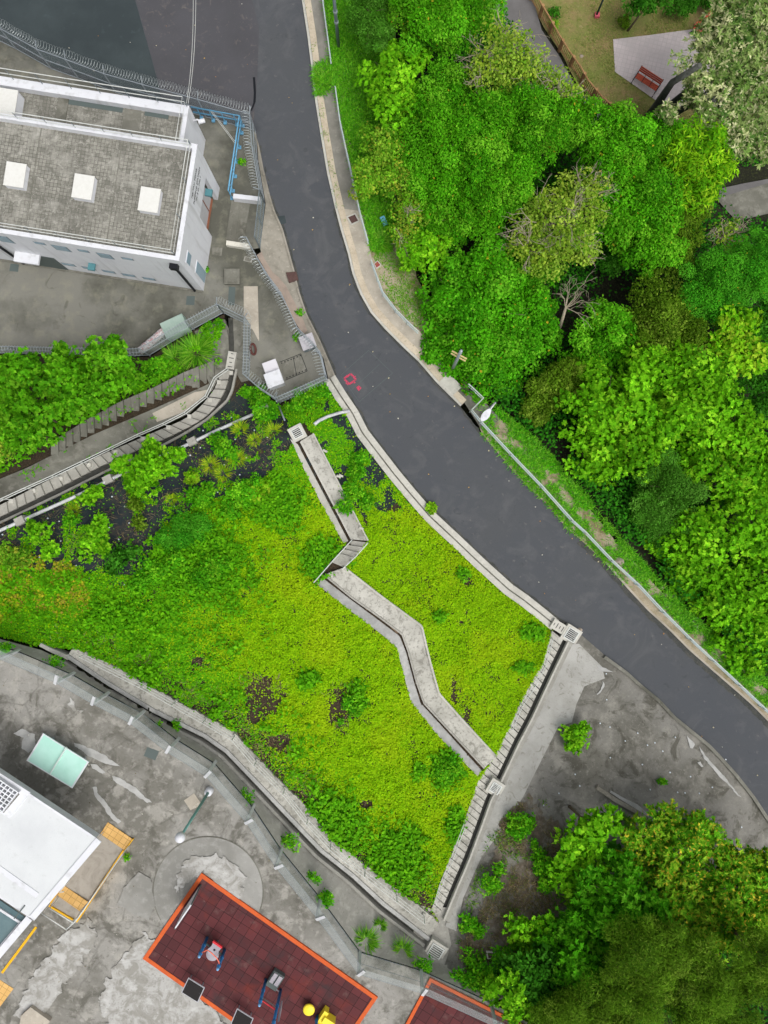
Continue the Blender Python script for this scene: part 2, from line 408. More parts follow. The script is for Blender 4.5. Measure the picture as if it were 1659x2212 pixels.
def band(mb, L, R, h, drop=.35, n=None, hz=None):
    """solid strip lying on the ground between two image polylines, its top h above the ground"""
    n = n or max(len(L), len(R)) * 3
    L = resample(L, n); R = resample(R, n)
    top = []
    for a, b in zip(L, R):
        za, zb = gz(*a), gz(*b)
        if hz: za = zb = hz(*a)
        pa = W(a[0], a[1], za); pb = W(b[0], b[1], zb); pa.z += h; pb.z += h; top.append((pa, pb))
    for (a, b), (c, d) in zip(top, top[1:]):
        mb.poly([a, c, d, b] if (c - a).cross(b - a).z < 0 else [a, b, d, c])
        for p, q in ((a, c), (b, d)):
            mb.poly([p, q, q - Vector((0, 0, h + drop)), p - Vector((0, 0, h + drop))])
    for p, q in (top[0], top[-1]):
        mb.poly([p, q, q - Vector((0, 0, h + drop)), p - Vector((0, 0, h + drop))])
    for i, f in enumerate(mb.f):
        pass
    return mb
# ---------------------------------------------------------------- materials
m_soil = mat('soil', '#3b3226', [('n', .9, .35, .7, '#241e18', .8), ('n', 14, .45, .7, '#6a5a45', .5)], bump=.6, bscale=18)
m_drysoil = mat('dry_slope_soil', '#746b5e', [('n', .9, .4, .62, '#585044', .9), ('n', 4, .5, .68, '#948a7c', .6), ('n', 1.1, .48, .6, '#85837b', .9), ('n', 20, .5, .72, '#4a4030', .5)], bump=.7, bscale=14)
m_forest = mat('forest_floor', '#24241a', [('n', 1.2, .35, .7, '#15170e', .8), ('n', 9, .5, .75, '#4f5a2a', .6)], bump=.6, bscale=14)
m_road = mat('asphalt', '#4f5257', [('n', .22, .35, .7, '#545658', .7), ('n', 1.1, .55, .8, '#656567', .5), ('n', 2.5, .64, .74, '#8b8680', .4), ('d', .4, .52, .66, '#626365', .6), ('c', .13, 0, .005, '#7b7b7c', .4), ('d', 1.4, .62, .72, '#3c3e40', .5), ('n', 60, .4, .75, '#393b3d', .5), ('n', 160, .62, .75, '#85868a', .4)], rough=.9, bump=.25, bscale=120)
m_road_old = mat('old_asphalt', '#525256', [('n', .35, .35, .7, '#49494c', .8), ('d', 1.2, .58, .78, '#8d8378', .5), ('n', 5, .62, .75, '#948a7e', .35), ('n', 70, .4, .75, '#403e42', .5)], rough=.9, bump=.25, bscale=100)
m_road_dark = mat('dark_asphalt', '#2f383b', [('n', .3, .4, .75, '#434d4f', .8), ('n', 2, .6, .8, '#586668', .3), ('n', 80, .4, .7, '#26312f', .4)], rough=.7, spec=.4)
m_conc = mat('concrete', '#a5a39b', [('n', .5, .35, .7, '#8e8c84', .8), ('n', 3, .5, .75, '#c2bfb6', .6), ('n', 9, .58, .72, '#6f6d66', .6), ('n', 50, .5, .8, '#88867e', .5)], bump=.3, bscale=40)
m_berm = mat('weathered_berm_concrete', '#c0beb5', [('n', .7, .4, .62, '#a3a198', .9), ('d', 1.8, .53, .63, '#86847b', .8), ('n', 6, .54, .64, '#6f6d65', .6), ('n', 40, .5, .75, '#97958c', .5)], bump=.3, bscale=40)
m_conc_lt = mat('pale_concrete', '#c4c2b9', [('n', .7, .35, .7, '#aaa89f', .8), ('n', 5, .5, .72, '#d3d0c6', .6), ('n', 7, .6, .72, '#7a776e', .65), ('n', 45, .5, .8, '#98958c', .5)], bump=.3, bscale=40)
m_conc_old = mat('mossy_concrete', '#7b7a71', [('n', .35, .38, .66, '#55544b', .9), ('n', 2.2, .5, .7, '#98968c', .6), ('d', 1.1, .58, .72, '#474539', .7), ('n', 40, .45, .75, '#5f5e55', .5)], bump=.3, bscale=40)
m_terr = mat('terrace_concrete', '#7e7d75', [('n', .18, .42, .58, '#56564d', .95), ('n', 1.2, .5, .7, '#93917f', .5), ('d', .8, .58, .7, '#46453a', .55), ('n', 45, .45, .75, '#66655c', .5)], bump=.25, bscale=40)
m_apron = mat('apron_concrete', '#9a958a', [('n', .7, .4, .65, '#7b776c', .9), ('d', 1.6, .56, .7, '#5c584d', .6), ('n', 6, .55, .72, '#b9b3a5', .6), ('n', 50, .45, .75, '#827d72', .4)], bump=.25, bscale=40)
m_yard = mat('yard_concrete', '#94928c', [('n', .22, .44, .58, '#706e66', .95), ('d', .55, .5, .62, '#5a5850', .85), ('n', 1.1, .52, .62, '#a7a49c', .7), ('n', 3, .55, .7, '#b3b0a9', .6), ('d', 2.4, .56, .66, '#5f5d54', .6), ('c', .33, .0, .012, '#56544d', .4), ('n', 12, .58, .72, '#5e5c54', .55), ('n', 60, .45, .75, '#7e7c75', .5)], bump=.35, bscale=45)
m_patch = mat('repair_mortar', '#b6b6b3', [('n', 2, .4, .65, '#9b9b98', .9), ('n', 30, .5, .75, '#96968f', .5)], bump=.2)
m_patch_w = mat('worn_paint', '#adaca8', [('d', 1.1, .42, .58, '#8f8d86', .95), ('n', 8, .52, .66, '#7f7d76', .6), ('n', 1.2, .55, .62, '#c2c2bf', .6)], bump=.2)
m_brush = mat('brushed_concrete', '#999893', [('n', .3, .42, .6, '#7f7e78', .8), ('n', 3, .5, .68, '#aaa9a4', .5), ('n', 40, .5, .75, '#84857f', .6)], bump=.4, bscale=60)
m_chunam = mat('sprayed_concrete', '#82807a', [('n', .22, .42, .6, '#65635b', .9), ('n', 1.0, .5, .68, '#9b988f', .7), ('d', .7, .52, .64, '#4d4b42', .85), ('n', 6, .56, .7, '#a29f95', .5), ('d', 4, .6, .7, '#3a382f', .6), ('n', 40, .45, .75, '#6a6961', .5)], bump=.8, bscale=6)
m_chunam_lt = mat('bare_sprayed_concrete', '#aeada8', [('n', .6, .4, .65, '#95948d', .9), ('d', 2.0, .56, .68, '#777569', .7), ('n', 40, .5, .75, '#99988f', .5)], bump=.5, bscale=10)
m_tile = mat('roof_tiles', '#777', [('n', .3, .44, .58, '#68675f', .6), ('d', .9, .52, .64, '#62615a', .5), ('n', .5, .58, .68, '#b0aea6', .5), ('n', 1.3, .5, .66, '#a5a39a', .55), ('d', 3.2, .56, .62, '#b4b2a9', .45), ('n', 11, .6, .68, '#b9b7ae', .55), ('n', 60, .45, .75, '#5f5c55', .35)], tiles=(.205, '#97958c', '#7a7970', '#55544d', .014, -math.atan2(-.164, .986)), bump=.3, bscale=30)
m_white = mat('white_paint', '#d6d8dc', [('n', .8, .4, .7, '#cccdd3', .8), ('n', 7, .6, .75, '#b8b9bd', .35), ('s', 2.6, .54, .72, '#adaeae', .55)], rough=.7)
m_white2 = mat('white_roof_paint', '#ced1d2', [('n', .5, .4, .65, '#c3c6c8', .8), ('n', 40, .5, .7, '#b9bdbf', .5), ('n', 3, .6, .74, '#b0b3b2', .5)], rough=.75, bump=.15, bscale=60)
m_steel = mat('galvanised_steel', '#a4acb2', [('n', 6, .4, .7, '#8b949b', .6)], rough=.45, metal=.35, spec=.5)
m_steel_d = mat('weathered_steel', '#7c878c', [('n', 6, .4, .7, '#68757a', .6)], rough=.5, metal=.3)
m_rail_w = mat('pale_rail_paint', '#c9ccc8', [('n', 5, .5, .7, '#aeb0a8', .6)], rough=.5)
m_rail_s = mat('roadside_rail_paint', '#b4c1c2', [('n', 2, .45, .65, '#c9ccb4', .6), ('n', 9, .5, .7, '#8fa0a8', .6)], rough=.5)
m_blue = mat('light_blue_paint', '#6aa3c4', [('n', 6, .5, .7, '#4f87a8', .6)], rough=.45)
m_net = netmat('chain_link_wire', '#98a4a6', .075, .17)
m_net2 = netmat('yard_chain_link_wire', '#b3babb', .09, .16)
m_razor = mat('razor_wire_steel', '#b9c0c0', rough=.4, metal=.4)
m_dark = mat('recess_shade_grey', '#4a4a46', [('n', 4, .4, .7, '#33332f', .8)], bump=.3)  # shade of sunken beds and grooves put into a dark grey
m_black = mat('black_plastic', '#16181d', rough=.5)
m_geo = mat('geotextile_mat', '#273036', [('n', 1.1, .42, .62, '#39423f', .7), ('n', .7, .56, .68, '#4e463c', .6), ('n', 30, .45, .7, '#151a1e', .6)], rough=.85, bump=.7, bscale=25)
m_glass = mat('window_glass', '#8ea7b5', [('n', .8, .4, .7, '#7b96a6', .6)], rough=.15, spec=.6)
m_teal = mat('teal_lamp_housing', '#4f7f86', rough=.5)
m_shut = mat('door_shutter', '#b9b9bb', [('n', 3, .4, .7, '#a9a9aa', .6)], rough=.6)
m_brown = mat('rusty_frame', '#8a5a45', [('n', 8, .4, .7, '#6d4636', .6)])
m_rust = mat('rusty_lid', '#5a4440', [('n', 6, .4, .7, '#453432', .8), ('n', 30, .5, .7, '#6e5048', .5)], rough=.8, bump=.3)
m_slab = mat('footway_tiles', '#c7bba6', [('n', 1.5, .4, .65, '#ad9f8a', .7), ('n', 12, .55, .7, '#8f8674', .6), ('n', 4, .6, .72, '#7d7a5e', .6)], bump=.3)
m_foot = mat('footway_concrete', '#8f8c84', [('n', .6, .4, .65, '#75736a', .9), ('n', 4, .55, .7, '#a8a59b', .5), ('n', 40, .45, .7, '#74726a', .5)], bump=.25)
m_foot2 = mat('pale_footway_concrete', '#b3ab9d', [('n', .7, .4, .65, '#9a9386', .9), ('n', 5, .55, .7, '#c9c2b4', .5), ('n', 9, .6, .7, '#7f7a6d', .5)], bump=.25)
m_lawn = mat('park_lawn_soil', '#8a7a52', [('n', .6, .4, .62, '#6f7a3a', .9), ('n', 4, .5, .68, '#5e6a2c', .6), ('n', 2, .6, .72, '#b09a78', .7)], bump=.5, bscale=30)
m_verge = mat('verge_soil', '#b0a48e', [('n', .8, .45, .62, '#7d7350', .9), ('n', 6, .5, .7, '#b8a68a', .5), ('n', 20, .5, .7, '#6a6240', .6)], bump=.5, bscale=30)
m_plaza = mat('plaza_paving', '#bfb6b6', [('n', .6, .4, .65, '#b0a8a8', .8), ('n', 9, .55, .7, '#a39a98', .5)], tiles=(.3, '#c2b8b8', '#b8b0b0', '#a39c9b', .012, .25))
m_path = mat('park_path_asphalt', '#6d6b6b', [('n', .8, .4, .65, '#5d5b5b', .8), ('n', 40, .45, .7, '#7d7b7a', .5)])
m_red = mat('red_rubber_tiles', '#622f2c', [('n', .45, .56, .7, '#7d3226', .6), ('n', .6, .55, .68, '#3a3234', .75), ('n', 1.4, .58, .7, '#7a6660', .35), ('n', 60, .4, .7, '#432324', .5)], tiles=(.5, '#633234', '#4d2a2c', '#251315', .014, 0.565), bump=.2, bscale=80)
m_orange = mat('orange_rubber_edge', '#cc5f30', [('n', 3, .4, .7, '#b5532c', .8), ('n', 12, .55, .7, '#93563c', .5)])
m_tact = mat('yellow_tactile_tiles', '#d8ad68', [('n', 4, .45, .7, '#c49a5c', .6)], tiles=(.3, '#dcb270', '#d0a664', '#a98450', .014, .55))
m_yel = mat('yellow_paint', '#e8b21c', [('n', 5, .45, .7, '#d09a18', .6)], rough=.5)
m_eqblue = mat('blue_powder_coat', '#1f6aa0', rough=.35, spec=.5)
m_eqred = mat('red_powder_coat', '#d4323c', rough=.4)
m_eqor = mat('salmon_bar_paint', '#e8745c', rough=.4)
m_eqyel = mat('yellow_plastic', '#f2dc3c', rough=.4)
m_eqgrey = mat('grey_plastic', '#a29da4', rough=.5)
m_eqdk = mat('dark_grey_plastic', '#56605e', rough=.6)
m_wood = mat('bench_slat_wood', '#b5533c', [('n', 9, .4, .7, '#963f2e', .6)], rough=.5)
m_bal = mat('imitation_timber', '#a5815a', [('n', 3, .4, .65, '#866444', .8), ('n', 14, .55, .7, '#b78a5a', .5)])
m_green = mat('table_top_paint', '#b4dfd2', [('n', 1.2, .4, .65, '#a4d5c5', .8), ('n', 9, .62, .72, '#b9e0d2', .5)], rough=.5)
m_bark = mat('tree_bark', '#6b5f4e', [('n', 6, .4, .7, '#4b4238', .8)], bump=.6, bscale=20)
m_bark_p = mat('pale_bark', '#a49a86', [('n', 8, .4, .7, '#857b69', .7)], bump=.4, bscale=20)
m_bark_d = mat('dark_bark', '#5c5e58', [('n', 5, .4, .7, '#33342f', .8)], bump=.6, bscale=15)
m_leaf = leafmat('leaf', .03, .3)
m_leaf2 = leafmat('grass_blade', .15, .3)
m_rock = mat('granite', '#a59a8c', [('n', 5, .4, .7, '#8a7f72', .8)], bump=.6, bscale=12)
m_redmark = mat('red_spray_paint', '#cc4460', [('n', 14, .45, .6, '#6a4852', .9)])
m_pin = mat('white_pin_plate', '#cfd8e0', rough=.5)
m_pipew = mat('grey_white_pipe', '#c4c6c8', [('n', 3, .45, .7, '#a4a6a6', .7)], rough=.5)
m_pink = mat('brick_edging', '#9d8e82', [('n', 2, .4, .7, '#867a70', .8), ('n', 25, .5, .7, '#a89a8e', .5)])

# ---------------------------------------------------------------- the setting: ground and surfaces
def terrain():
    xs = np.concatenate([[-60000, -4000], np.arange(-390, 2050, 12), [6000, 60000]]); ys = np.concatenate([[-60000, -4000], np.arange(-390, 2600, 12), [6000, 60000]])
    X, Y = np.meshgrid(xs, ys, indexing='ij'); Z = gza(X, Y)
    co = WA(X, Y, Z)
    wood = inpoly(X, Y, [(862, -60000), (862, 200), (850, 380), (890, 480), (940, 620), (1010, 790), (1090, 890), (1160, 965), (1250, 1065), (1330, 1165), (1420, 1265), (1500, 1345), (1700, 1520), (60000, 1520), (60000, -60000)]) | inpoly(X, Y, [(1250, 1800), (1400, 1850), (1700, 1920), (1700, 2600), (1100, 2600), (1210, 2080), (1280, 1920)])
    co[..., 2] -= np.where(wood, .12, 1.1); co = co.reshape(-1, 3); ny = len(ys)
    f = [(i * ny + j, i * ny + j + 1, (i + 1) * ny + j + 1, (i + 1) * ny + j) for i in range(len(xs) - 1) for j in range(ny - 1)]
    me = bpy.data.meshes.new('terrain'); me.from_pydata(co.tolist(), [], f); me.materials.append(m_forest)
    tag(link('terrain', me), kind='structure')
terrain()
sheet('road', [(-60, -60), (652, -60)] + ROAD_R[1:] + [(1760, 1900)] + ROAD_L[::-1] + offline(FN, -3)[::-1], m_road, .03, 14)
sheet('asphalt_lot', [(295, -60), (530, -60), (560, 60), (556, 170), (548, 272), (440, 246), (352, 222), (343, 176), (294, 0)], m_road_old, .05, 16)
sheet('asphalt_lot', [(-60, -60), (280, -60), (292, 0), (341, 176), (350, 222), (330, 217), (251, 195), (171, 165), (112, 144), (36, 101), (-60, 52)], m_road_dark, .055, 16)
sheet('slope_ground', [(-80, 1130)] + [(p[0], p[1]) for p in CH[:-1]][::-1] + [(538, 820), (569, 850), (605, 873), (655, 852), (708, 828)] + KERB_OUT + [(1193, 1361)] + CSL + DU[::-1] + [(90, 1396), (0, 1372), (-80, 1345)], m_soil, 0, 16)
sheet('geotextile_ground', [(-60, 1152), (0, 1130), (133, 1068), (233, 1018), (357, 961), (447, 908), (495, 865), (530, 826), (569, 855), (605, 880), (640, 925), (632, 950), (600, 1000), (560, 1040), (470, 1080), (350, 1140), (330, 1190), (330, 1260), (200, 1310), (140, 1270), (-60, 1260)], m_geo, .03, 14)
sheet('geotextile_ground', [(655, 1000), (715, 840), (760, 900), (830, 1020), (870, 1075), (800, 1130), (720, 1050)], m_geo, .02, 14)
sheet('terrace', TERRACE, m_terr, .05, 18)
sheet('roadside_apron', offline(FE, -2) + offline(FG[1:], -2) + offline(FSE[1:], -3) + [(712, 822)] + [p for p in ROAD_L if p[1] < 812][::-1], m_apron, .03, 12)
sheet('slope_foot_ground', offline(FS, -3) + [(-60, 900), (-60, 1062), (200, 944), (340, 884), (450, 834), (478, 798), (500, 760), (485, 690)], m_soil, 0, 16)
sheet('hillside_path', [(450, 830), (340, 880), (200, 940), (60, 1010), (-60, 1060), (-60, 1112), (0, 1086), (117, 1026), (207, 983), (330, 930), (410, 893), (460, 842), (480, 796)], m_conc_old, .04, 12)
sheet('hillside_path', [(330, 893), (420, 848), (450, 842), (440, 856), (398, 890), (340, 912)], m_foot2, .07, 10)
sheet('hillside_path', [(484, 690), (500, 720), (497, 800), (452, 828), (440, 800), (430, 740), (420, 716)], m_conc_old, .03, 12)
sheet('drain_side_ground', [(498, 682), (541, 704), (540, 777), (538, 822), (522, 826), (507, 800), (503, 740)], m_conc_old, .04, 10)
sheet('drain_bed', [(494, 688), (503, 686), (506, 740), (506, 775), (497, 775), (495, 735)], m_dark, .06, 8)  # flat dark band, painted to stand for the shade of a deep channel
sheet('sprayed_slope', [(1235, 1378)] + [p for p in ROAD_L if p[1] > 1365] + [(1760, 2000), (1659, 2000), (1500, 1960), (1350, 1960), (1200, 2120), (1060, 2165), (960, 2085), (975, 2040), (962, 1975)] + CWR[::-1], m_chunam, .02, 16)
sheet('drain_side_ground', [(900, 1955), (930, 1960), (975, 1960), (1000, 2000), (1000, 2060), (985, 2098), (940, 2085), (890, 2040)], m_conc, .0, 10)
sheet('slope_soil', ragged([(1085, 1765), (1150, 1720), (1210, 1790), (1230, 1900), (1200, 2010), (1130, 2080), (1010, 2100), (990, 2050), (1040, 1960), (1062, 1880)], 14, 6), m_drysoil, .06, 10)
sheet('sprayed_slope', [(1222, 1392), (1250, 1390), (1300, 1440), (1306, 1465), (1262, 1482), (1245, 1520), (1235, 1560), (1205, 1570), (1170, 1640), (1130, 1720), (1100, 1770), (1040, 1850), (1000, 1940), (985, 2010), (962, 2000), (968, 1975)] + CWR[::-1][1:], m_chunam_lt, .05, 14)
sheet('verge', [(1010, 846), (1041, 938)] + [p for p in ROAD_R if p[1] > 938] + [(1760, 1800), (1800, 1640), (1700, 1530), (1600, 1440), (1500, 1350), (1420, 1270), (1330, 1170), (1250, 1070), (1160, 970), (1080, 905), (1020, 850)], m_verge, .05, 14)
sheet('verge', FOOT_R + [(1010, 800), (900, 600), (880, 450), (850, 200), (860, -60)], m_verge, .02, 14)
sheet('yard', [(-80, 1374)] + YF[1:] + [(1300, 2420), (-80, 2420)], m_yard, .04, 24)
sheet('yard_bank', [(-80, 1352), (0, 1380), (90, 1404), (140, 1428)] + DC[1:] + [(935, 2075), (980, 2090), (1060, 2165)] + offline(YF, -2)[::-1][1:], m_conc, .03, 12)
sheet('park_lawn', [(1140, -60), (1145, 0), (1175, 60), (1215, 120), (1245, 180), (1290, 230), (1365, 283), (1400, 290), (1450, 300), (1720, 260), (1720, -60)], m_lawn, .02, 18)
sheet('park_path', [(1030, -60), (1040, 0), (1100, 90), (1150, 150), (1230, 245), (1330, 300), (1362, 288), (1288, 235), (1242, 185), (1210, 125), (1170, 65), (1135, -60)], m_path, .03, 14)
sheet('park_plaza', [(1324, 86), (1400, 77), (1490, 65), (1550, 60), (1600, 150), (1560, 240), (1435, 231), (1328, 156)], m_plaza, .05, 14)
sheet('park_path', [(1549, 432), (1560, 412), (1659, 390), (1740, 380), (1740, 480), (1659, 462), (1590, 478)], m_conc_old, .03, 14)
sheet('park_path', [(1555, 408), (1600, 398), (1740, 372), (1740, 385), (1659, 396), (1552, 428)], m_path, .05, 14)
# footway on the wooded side of the road
kr = [p for p in ROAD_R if -61 < p[1] < 880]
vk = [p for p in ROAD_R if p[1] > 1180]
mb = MB(); band(mb, vk, offline(vk, -4), .1, n=80); tag(mb.build('kerb', m_foot2), kind='structure')
mb = MB(); band(mb, kr, offline(kr, -5), .14, n=90); tag(mb.build('kerb', m_conc_lt), kind='structure')
mb = MB(); band(mb, offline(kr, -5.5), offline(kr, -19), .115, n=90); tag(mb.build('footway_tile_strip', m_slab), kind='structure')
sheet('footway', offline([p for p in kr if p[1] < 520], -19) + [(778, 545), (795, 521), (777, 457), (760, 377), (747, 320), (734, 260), (724, 187), (714, 127), (697, 0), (695, -60)], m_foot, .1, 12)
sheet('footway', [(738, 452), (776, 457), (795, 521), (804, 564), (814, 597), (827, 631), (854, 667), (880, 694), (904, 714), (940, 760), (975, 800), (962, 812)] + offline([p for p in kr if p[1] > 500], -19)[::-1][1:], m_foot2, .11, 12)
sheet('footway', [(946, 828), (968, 806), (998, 836), (977, 856)], m_conc_lt, .16, 10)
sheet('footway', [(998, 834), (1030, 850), (1080, 905), (1060, 925), (1041, 930), (1000, 866), (978, 858)], m_conc_old, .08, 12)
# small raised strip along the near edge of the road above the planted slope
sheet('brick_edging', [(566, 545), (572, 560), (590, 590), (603, 600), (618, 618), (640, 660), (655, 690), (664, 715), (655, 724), (640, 700), (612, 650), (590, 612), (568, 575), (555, 552)], m_pink, .1, 8)
for k, (pl, m_) in enumerate([
    ([(162, 1603), (187, 1612), (228, 1631), (260, 1654), (230, 1650), (190, 1630), (163, 1612)], m_patch),
    ([(243, 1675), (262, 1680), (300, 1706), (328, 1731), (318, 1733), (285, 1710), (245, 1684)], m_patch),
    ([(201, 1699), (209, 1698), (214, 1716), (232, 1733), (244, 1756), (262, 1773), (256, 1779), (240, 1765), (222, 1738), (206, 1720)], m_patch),
    ([(29, 1584), (50, 1573), (76, 1586), (80, 1612), (62, 1626), (48, 1614), (52, 1592)], m_patch),
    ([(196, 1648), (210, 1650), (228, 1668), (222, 1670), (200, 1658)], m_patch),
    ([(148, 1505), (155, 1508), (175, 1540), (170, 1541), (152, 1518)], m_patch_w),
    ([(300, 1882), (327, 1896), (335, 1955), (322, 1985), (290, 1972), (255, 1950), (270, 1915)], m_brush),
    ([(146, 2006), (193, 1986), (214, 2018), (188, 2060), (163, 2094), (137, 2133), (92, 2200), (30, 2190), (60, 2130), (105, 2060)], m_patch_w),
    ([(300, 2025), (320, 2015), (390, 2110), (490, 2212), (480, 2230), (240, 2230), (212, 2160), (245, 2090)], m_patch_w),
    ([(416, 1850), (452, 1842), (500, 1852), (530, 1890), (520, 1950), (480, 1925), (437, 1882), (395, 1915), (380, 1930), (388, 1880)], m_patch_w)]):
    sheet('yard_repair', ragged(pl, 8.5 if m_ is m_patch_w else 1.6, 3.), m_, .06 + .004 * k, 6)
cc = (450, 1925)
sheet('yard_circle', [(cc[0] + 119 * math.cos(a), cc[1] + 119 * math.sin(a)) for a in np.linspace(0, 2 * math.pi, 60, endpoint=False)], m_brush, .05, 20)
ring = [(cc[0] + q_ * math.cos(a), cc[1] + q_ * math.sin(a)) for q_, aa in ((120, np.linspace(2.6, 6.9, 50)), (117.6, np.linspace(6.9, 2.6, 50))) for a in aa]
sheet('yard_circle', ring, m_conc_old, .06, 4)
for pl in ([(1290, 1436), (1312, 1446), (1325, 1452), (1300, 1450), (1292, 1446)], [(1301, 1470), (1306, 1482), (1300, 1492), (1290, 1500), (1288, 1498), (1298, 1488)],
           [(1483, 1588), (1500, 1606), (1495, 1616), (1490, 1614)], [(1508, 1610), (1530, 1640), (1560, 1672), (1600, 1722), (1594, 1718), (1550, 1672), (1520, 1638)], [(1506, 1645), (1512, 1643), (1518, 1656), (1514, 1657)]):
    sheet('sprayed_slope', ragged(pl, 1.6), m_patch, .07, 5)
m_dirt = mat('road_edge_dirt', '#3d3f3e', [('n', 2, .45, .65, '#56554f', .8), ('n', 18, .5, .7, '#6b6a60', .5)])
for pl_, d_ in (([p for p in ROAD_R if p[1] > 1150], 11), ([p for p in ROAD_R if 380 < p[1] < 1000], 5), ([p for p in ROAD_L if 820 < p[1] < 1400], -5), ([p for p in ROAD_L if 300 < p[1] < 812], -5)):
    sheet('road_edge', ragged(offline(pl_, d_ / abs(d_) * .4) + offline(pl_, d_)[::-1], 2.2, 5), m_dirt, .042, 6)
# marks on the road
def mark(name, quads, m_, dz, label, cat):
    mb = MB()
    for q in quads: mb.prism([G(*p, dz) for p in q], ('d', .02))
    return tag(mb.build(name, m_), label, cat)
q = lambda cx, cy, s, a: [(cx + s * math.cos(a + k * math.pi / 2), cy + s * math.sin(a + k * math.pi / 2)) for k in range(4)]
def bar(p, r, w_):
    d = math.hypot(r[0] - p[0], r[1] - p[1]); n = (-(r[1] - p[1]) / d * w_, (r[0] - p[0]) / d * w_)
    return [(p[0] + n[0], p[1] + n[1]), (r[0] + n[0], r[1] + n[1]), (r[0] - n[0], r[1] - n[1]), (p[0] - n[0], p[1] - n[1])]
mk = []
for a, b in (((743, 818), (758, 808)), ((758, 808), (769, 820)), ((769, 820), (755, 830)), ((755, 830), (744, 819))): mk.append(bar(a, b, 2.0))
mk += [bar((752, 815), (748, 811), 1), bar((764, 818), (768, 812), 1), bar((747, 827), (752, 832), 1), bar((764, 828), (768, 826), 1)]
mark('road_marking', mk, m_redmark, .045, 'red spray painted square outline on the road', 'road marking')
mark('road_marking', [[(769, 837), (775, 833), (781, 838), (775, 845)]], m_redmark, .045, 'small solid red spray painted diamond on the road', 'road marking')
mark('road_joint', [bar((737, 810), (796, 757), .35), bar((796, 757), (848, 806), .35), bar((776, 868), (848, 806), .45), bar((760, 842), (820, 787), .35), bar((736, 812), (776, 868), .35)], m_eqdk, .04, 'dark cut lines of a trench outline on the road', 'road marking')
mark('tar_seam', [bar((549, 168), (551, 200), 2.5), bar((551, 200), (550, 222), 2.3), bar((550, 222), (543, 240), 1.8)], m_black, .06, 'black tar seam on the road by the fence corner', 'tar seam')
# ---------------------------------------------------------------- drains, steps and kerbs on the slopes
mb = MB(); band(mb, KERB, KERB_IN, .16, n=120); r = thing('kerb_wall', 'pale concrete kerb and channel between road and planted slope', 'kerb', G(*KERB[0]))
mb.build('kerb_edge', m_conc_lt, r)
mb = MB(); band(mb, offline(KERB, 15), KERB_OUT, .2, n=120); mb.build('kerb_back', m_conc_lt, r)
mb = MB(); band(mb, KERB_IN, offline(KERB, 15), .1, n=120); mb.build('channel_bed', m_conc_old, r)
kl = [p for p in ROAD_L if p[1] > 1372]
mb = MB(); band(mb, kl, offline(kl, 7), .22, n=90); tag(mb.build('kerb_wall', m_conc_old), 'narrow weathered kerb between road and bare grey slope', 'kerb')
ka = [p for p in ROAD_L if p[1] < 812]
mb = MB(); band(mb, ka, offline(ka, 4), .12, n=70); tag(mb.build('kerb_wall', m_apron), 'low concrete kerb along the apron below the pumping station fence', 'kerb')

def flight(mb, L, R, n, up, gap=0., low=None):
    """n treads between two image polylines; up(px,py) is the walking line height"""
    Lr = resample(L, n + 1); Rr = resample(R, n + 1)
    for i in range(n):
        mx = ((Lr[i][0] + Rr[i][0] + Lr[i + 1][0] + Rr[i + 1][0]) / 4, (Lr[i][1] + Rr[i][1] + Lr[i + 1][1] + Rr[i + 1][1]) / 4)
        z = up(*mx) + .05 + random.uniform(-.01, .01)
        f = lambda a, b, t: (a[0] + (b[0] - a[0]) * t, a[1] + (b[1] - a[1]) * t)
        q0, q1 = (f(Lr[i], Lr[i + 1], gap), f(Rr[i], Rr[i + 1], gap + random.uniform(-.02, .03)))
        mb.prism([W(*p, z) for p in (q0, q1, Rr[i + 1], Lr[i + 1])], z - .6)
        if gap: low.prism([W(*p, z - .2) for p in (Lr[i], Rr[i], q1, q0)], z - .6)  # added groove behind each tread, to draw a dark shade line

m_pit = mat('pit_shade_dark', '#2b2d31')  # pit floor colour darkened to give the shade under the bars
def catchpit(px, py, s, ang, label, bars=6, h=.25):
    g = G(px, py); r = thing('catchpit', label, 'drain grating', g)
    d = (math.cos(ang), -math.sin(ang)); e = (-d[1], d[0]); c = (g.x, g.y); z = g.z + h; t = .09
    mb = MB()
    for sgn in (-1, 1):
        mb.box((c[0] + e[0] * (s - t) * sgn, c[1] + e[1] * (s - t) * sgn), d, s, t, g.z - .8, z)
        mb.box((c[0] + d[0] * (s - t) * sgn, c[1] + d[1] * (s - t) * sgn), e, s - 2 * t, t, g.z - .8, z)
    mb.build('pit_wall', m_conc_lt, r)
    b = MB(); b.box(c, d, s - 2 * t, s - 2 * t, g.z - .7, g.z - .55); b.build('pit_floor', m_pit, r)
    f = MB(); si = s - 2 * t + .01
    for sgn in (-1, 1):
        f.box((c[0] + e[0] * si * sgn, c[1] + e[1] * si * sgn), d, si + .03, .035, z + .003, z + .05)
        f.box((c[0] + d[0] * si * sgn, c[1] + d[1] * si * sgn), e, si - .035, .03, z + .003, z + .05)
    for k in range(bars):
        o = -si + 2 * si * (k + 1) / (bars + 1)
        f.box((c[0] + e[0] * o, c[1] + e[1] * o), d, si - .03, .02, z - .01, z + .03)
    f.build('grating', m_rail_w, r)
    return r
catchpit(643, 936, .44, math.radians(-28), 'square steel drain grating at the upper end of the zigzag berm', 4)
catchpit(1232, 1370, .5, math.radians(32), 'steel drain grating beside the road at the top of the steps', 5)
catchpit(1069, 1699, .42, math.radians(32), 'steel drain grating halfway down the steps where the berm meets them', 5)
catchpit(940, 2050, .5, math.radians(32), 'large steel drain grating at the bottom corner of the planted slope', 5)
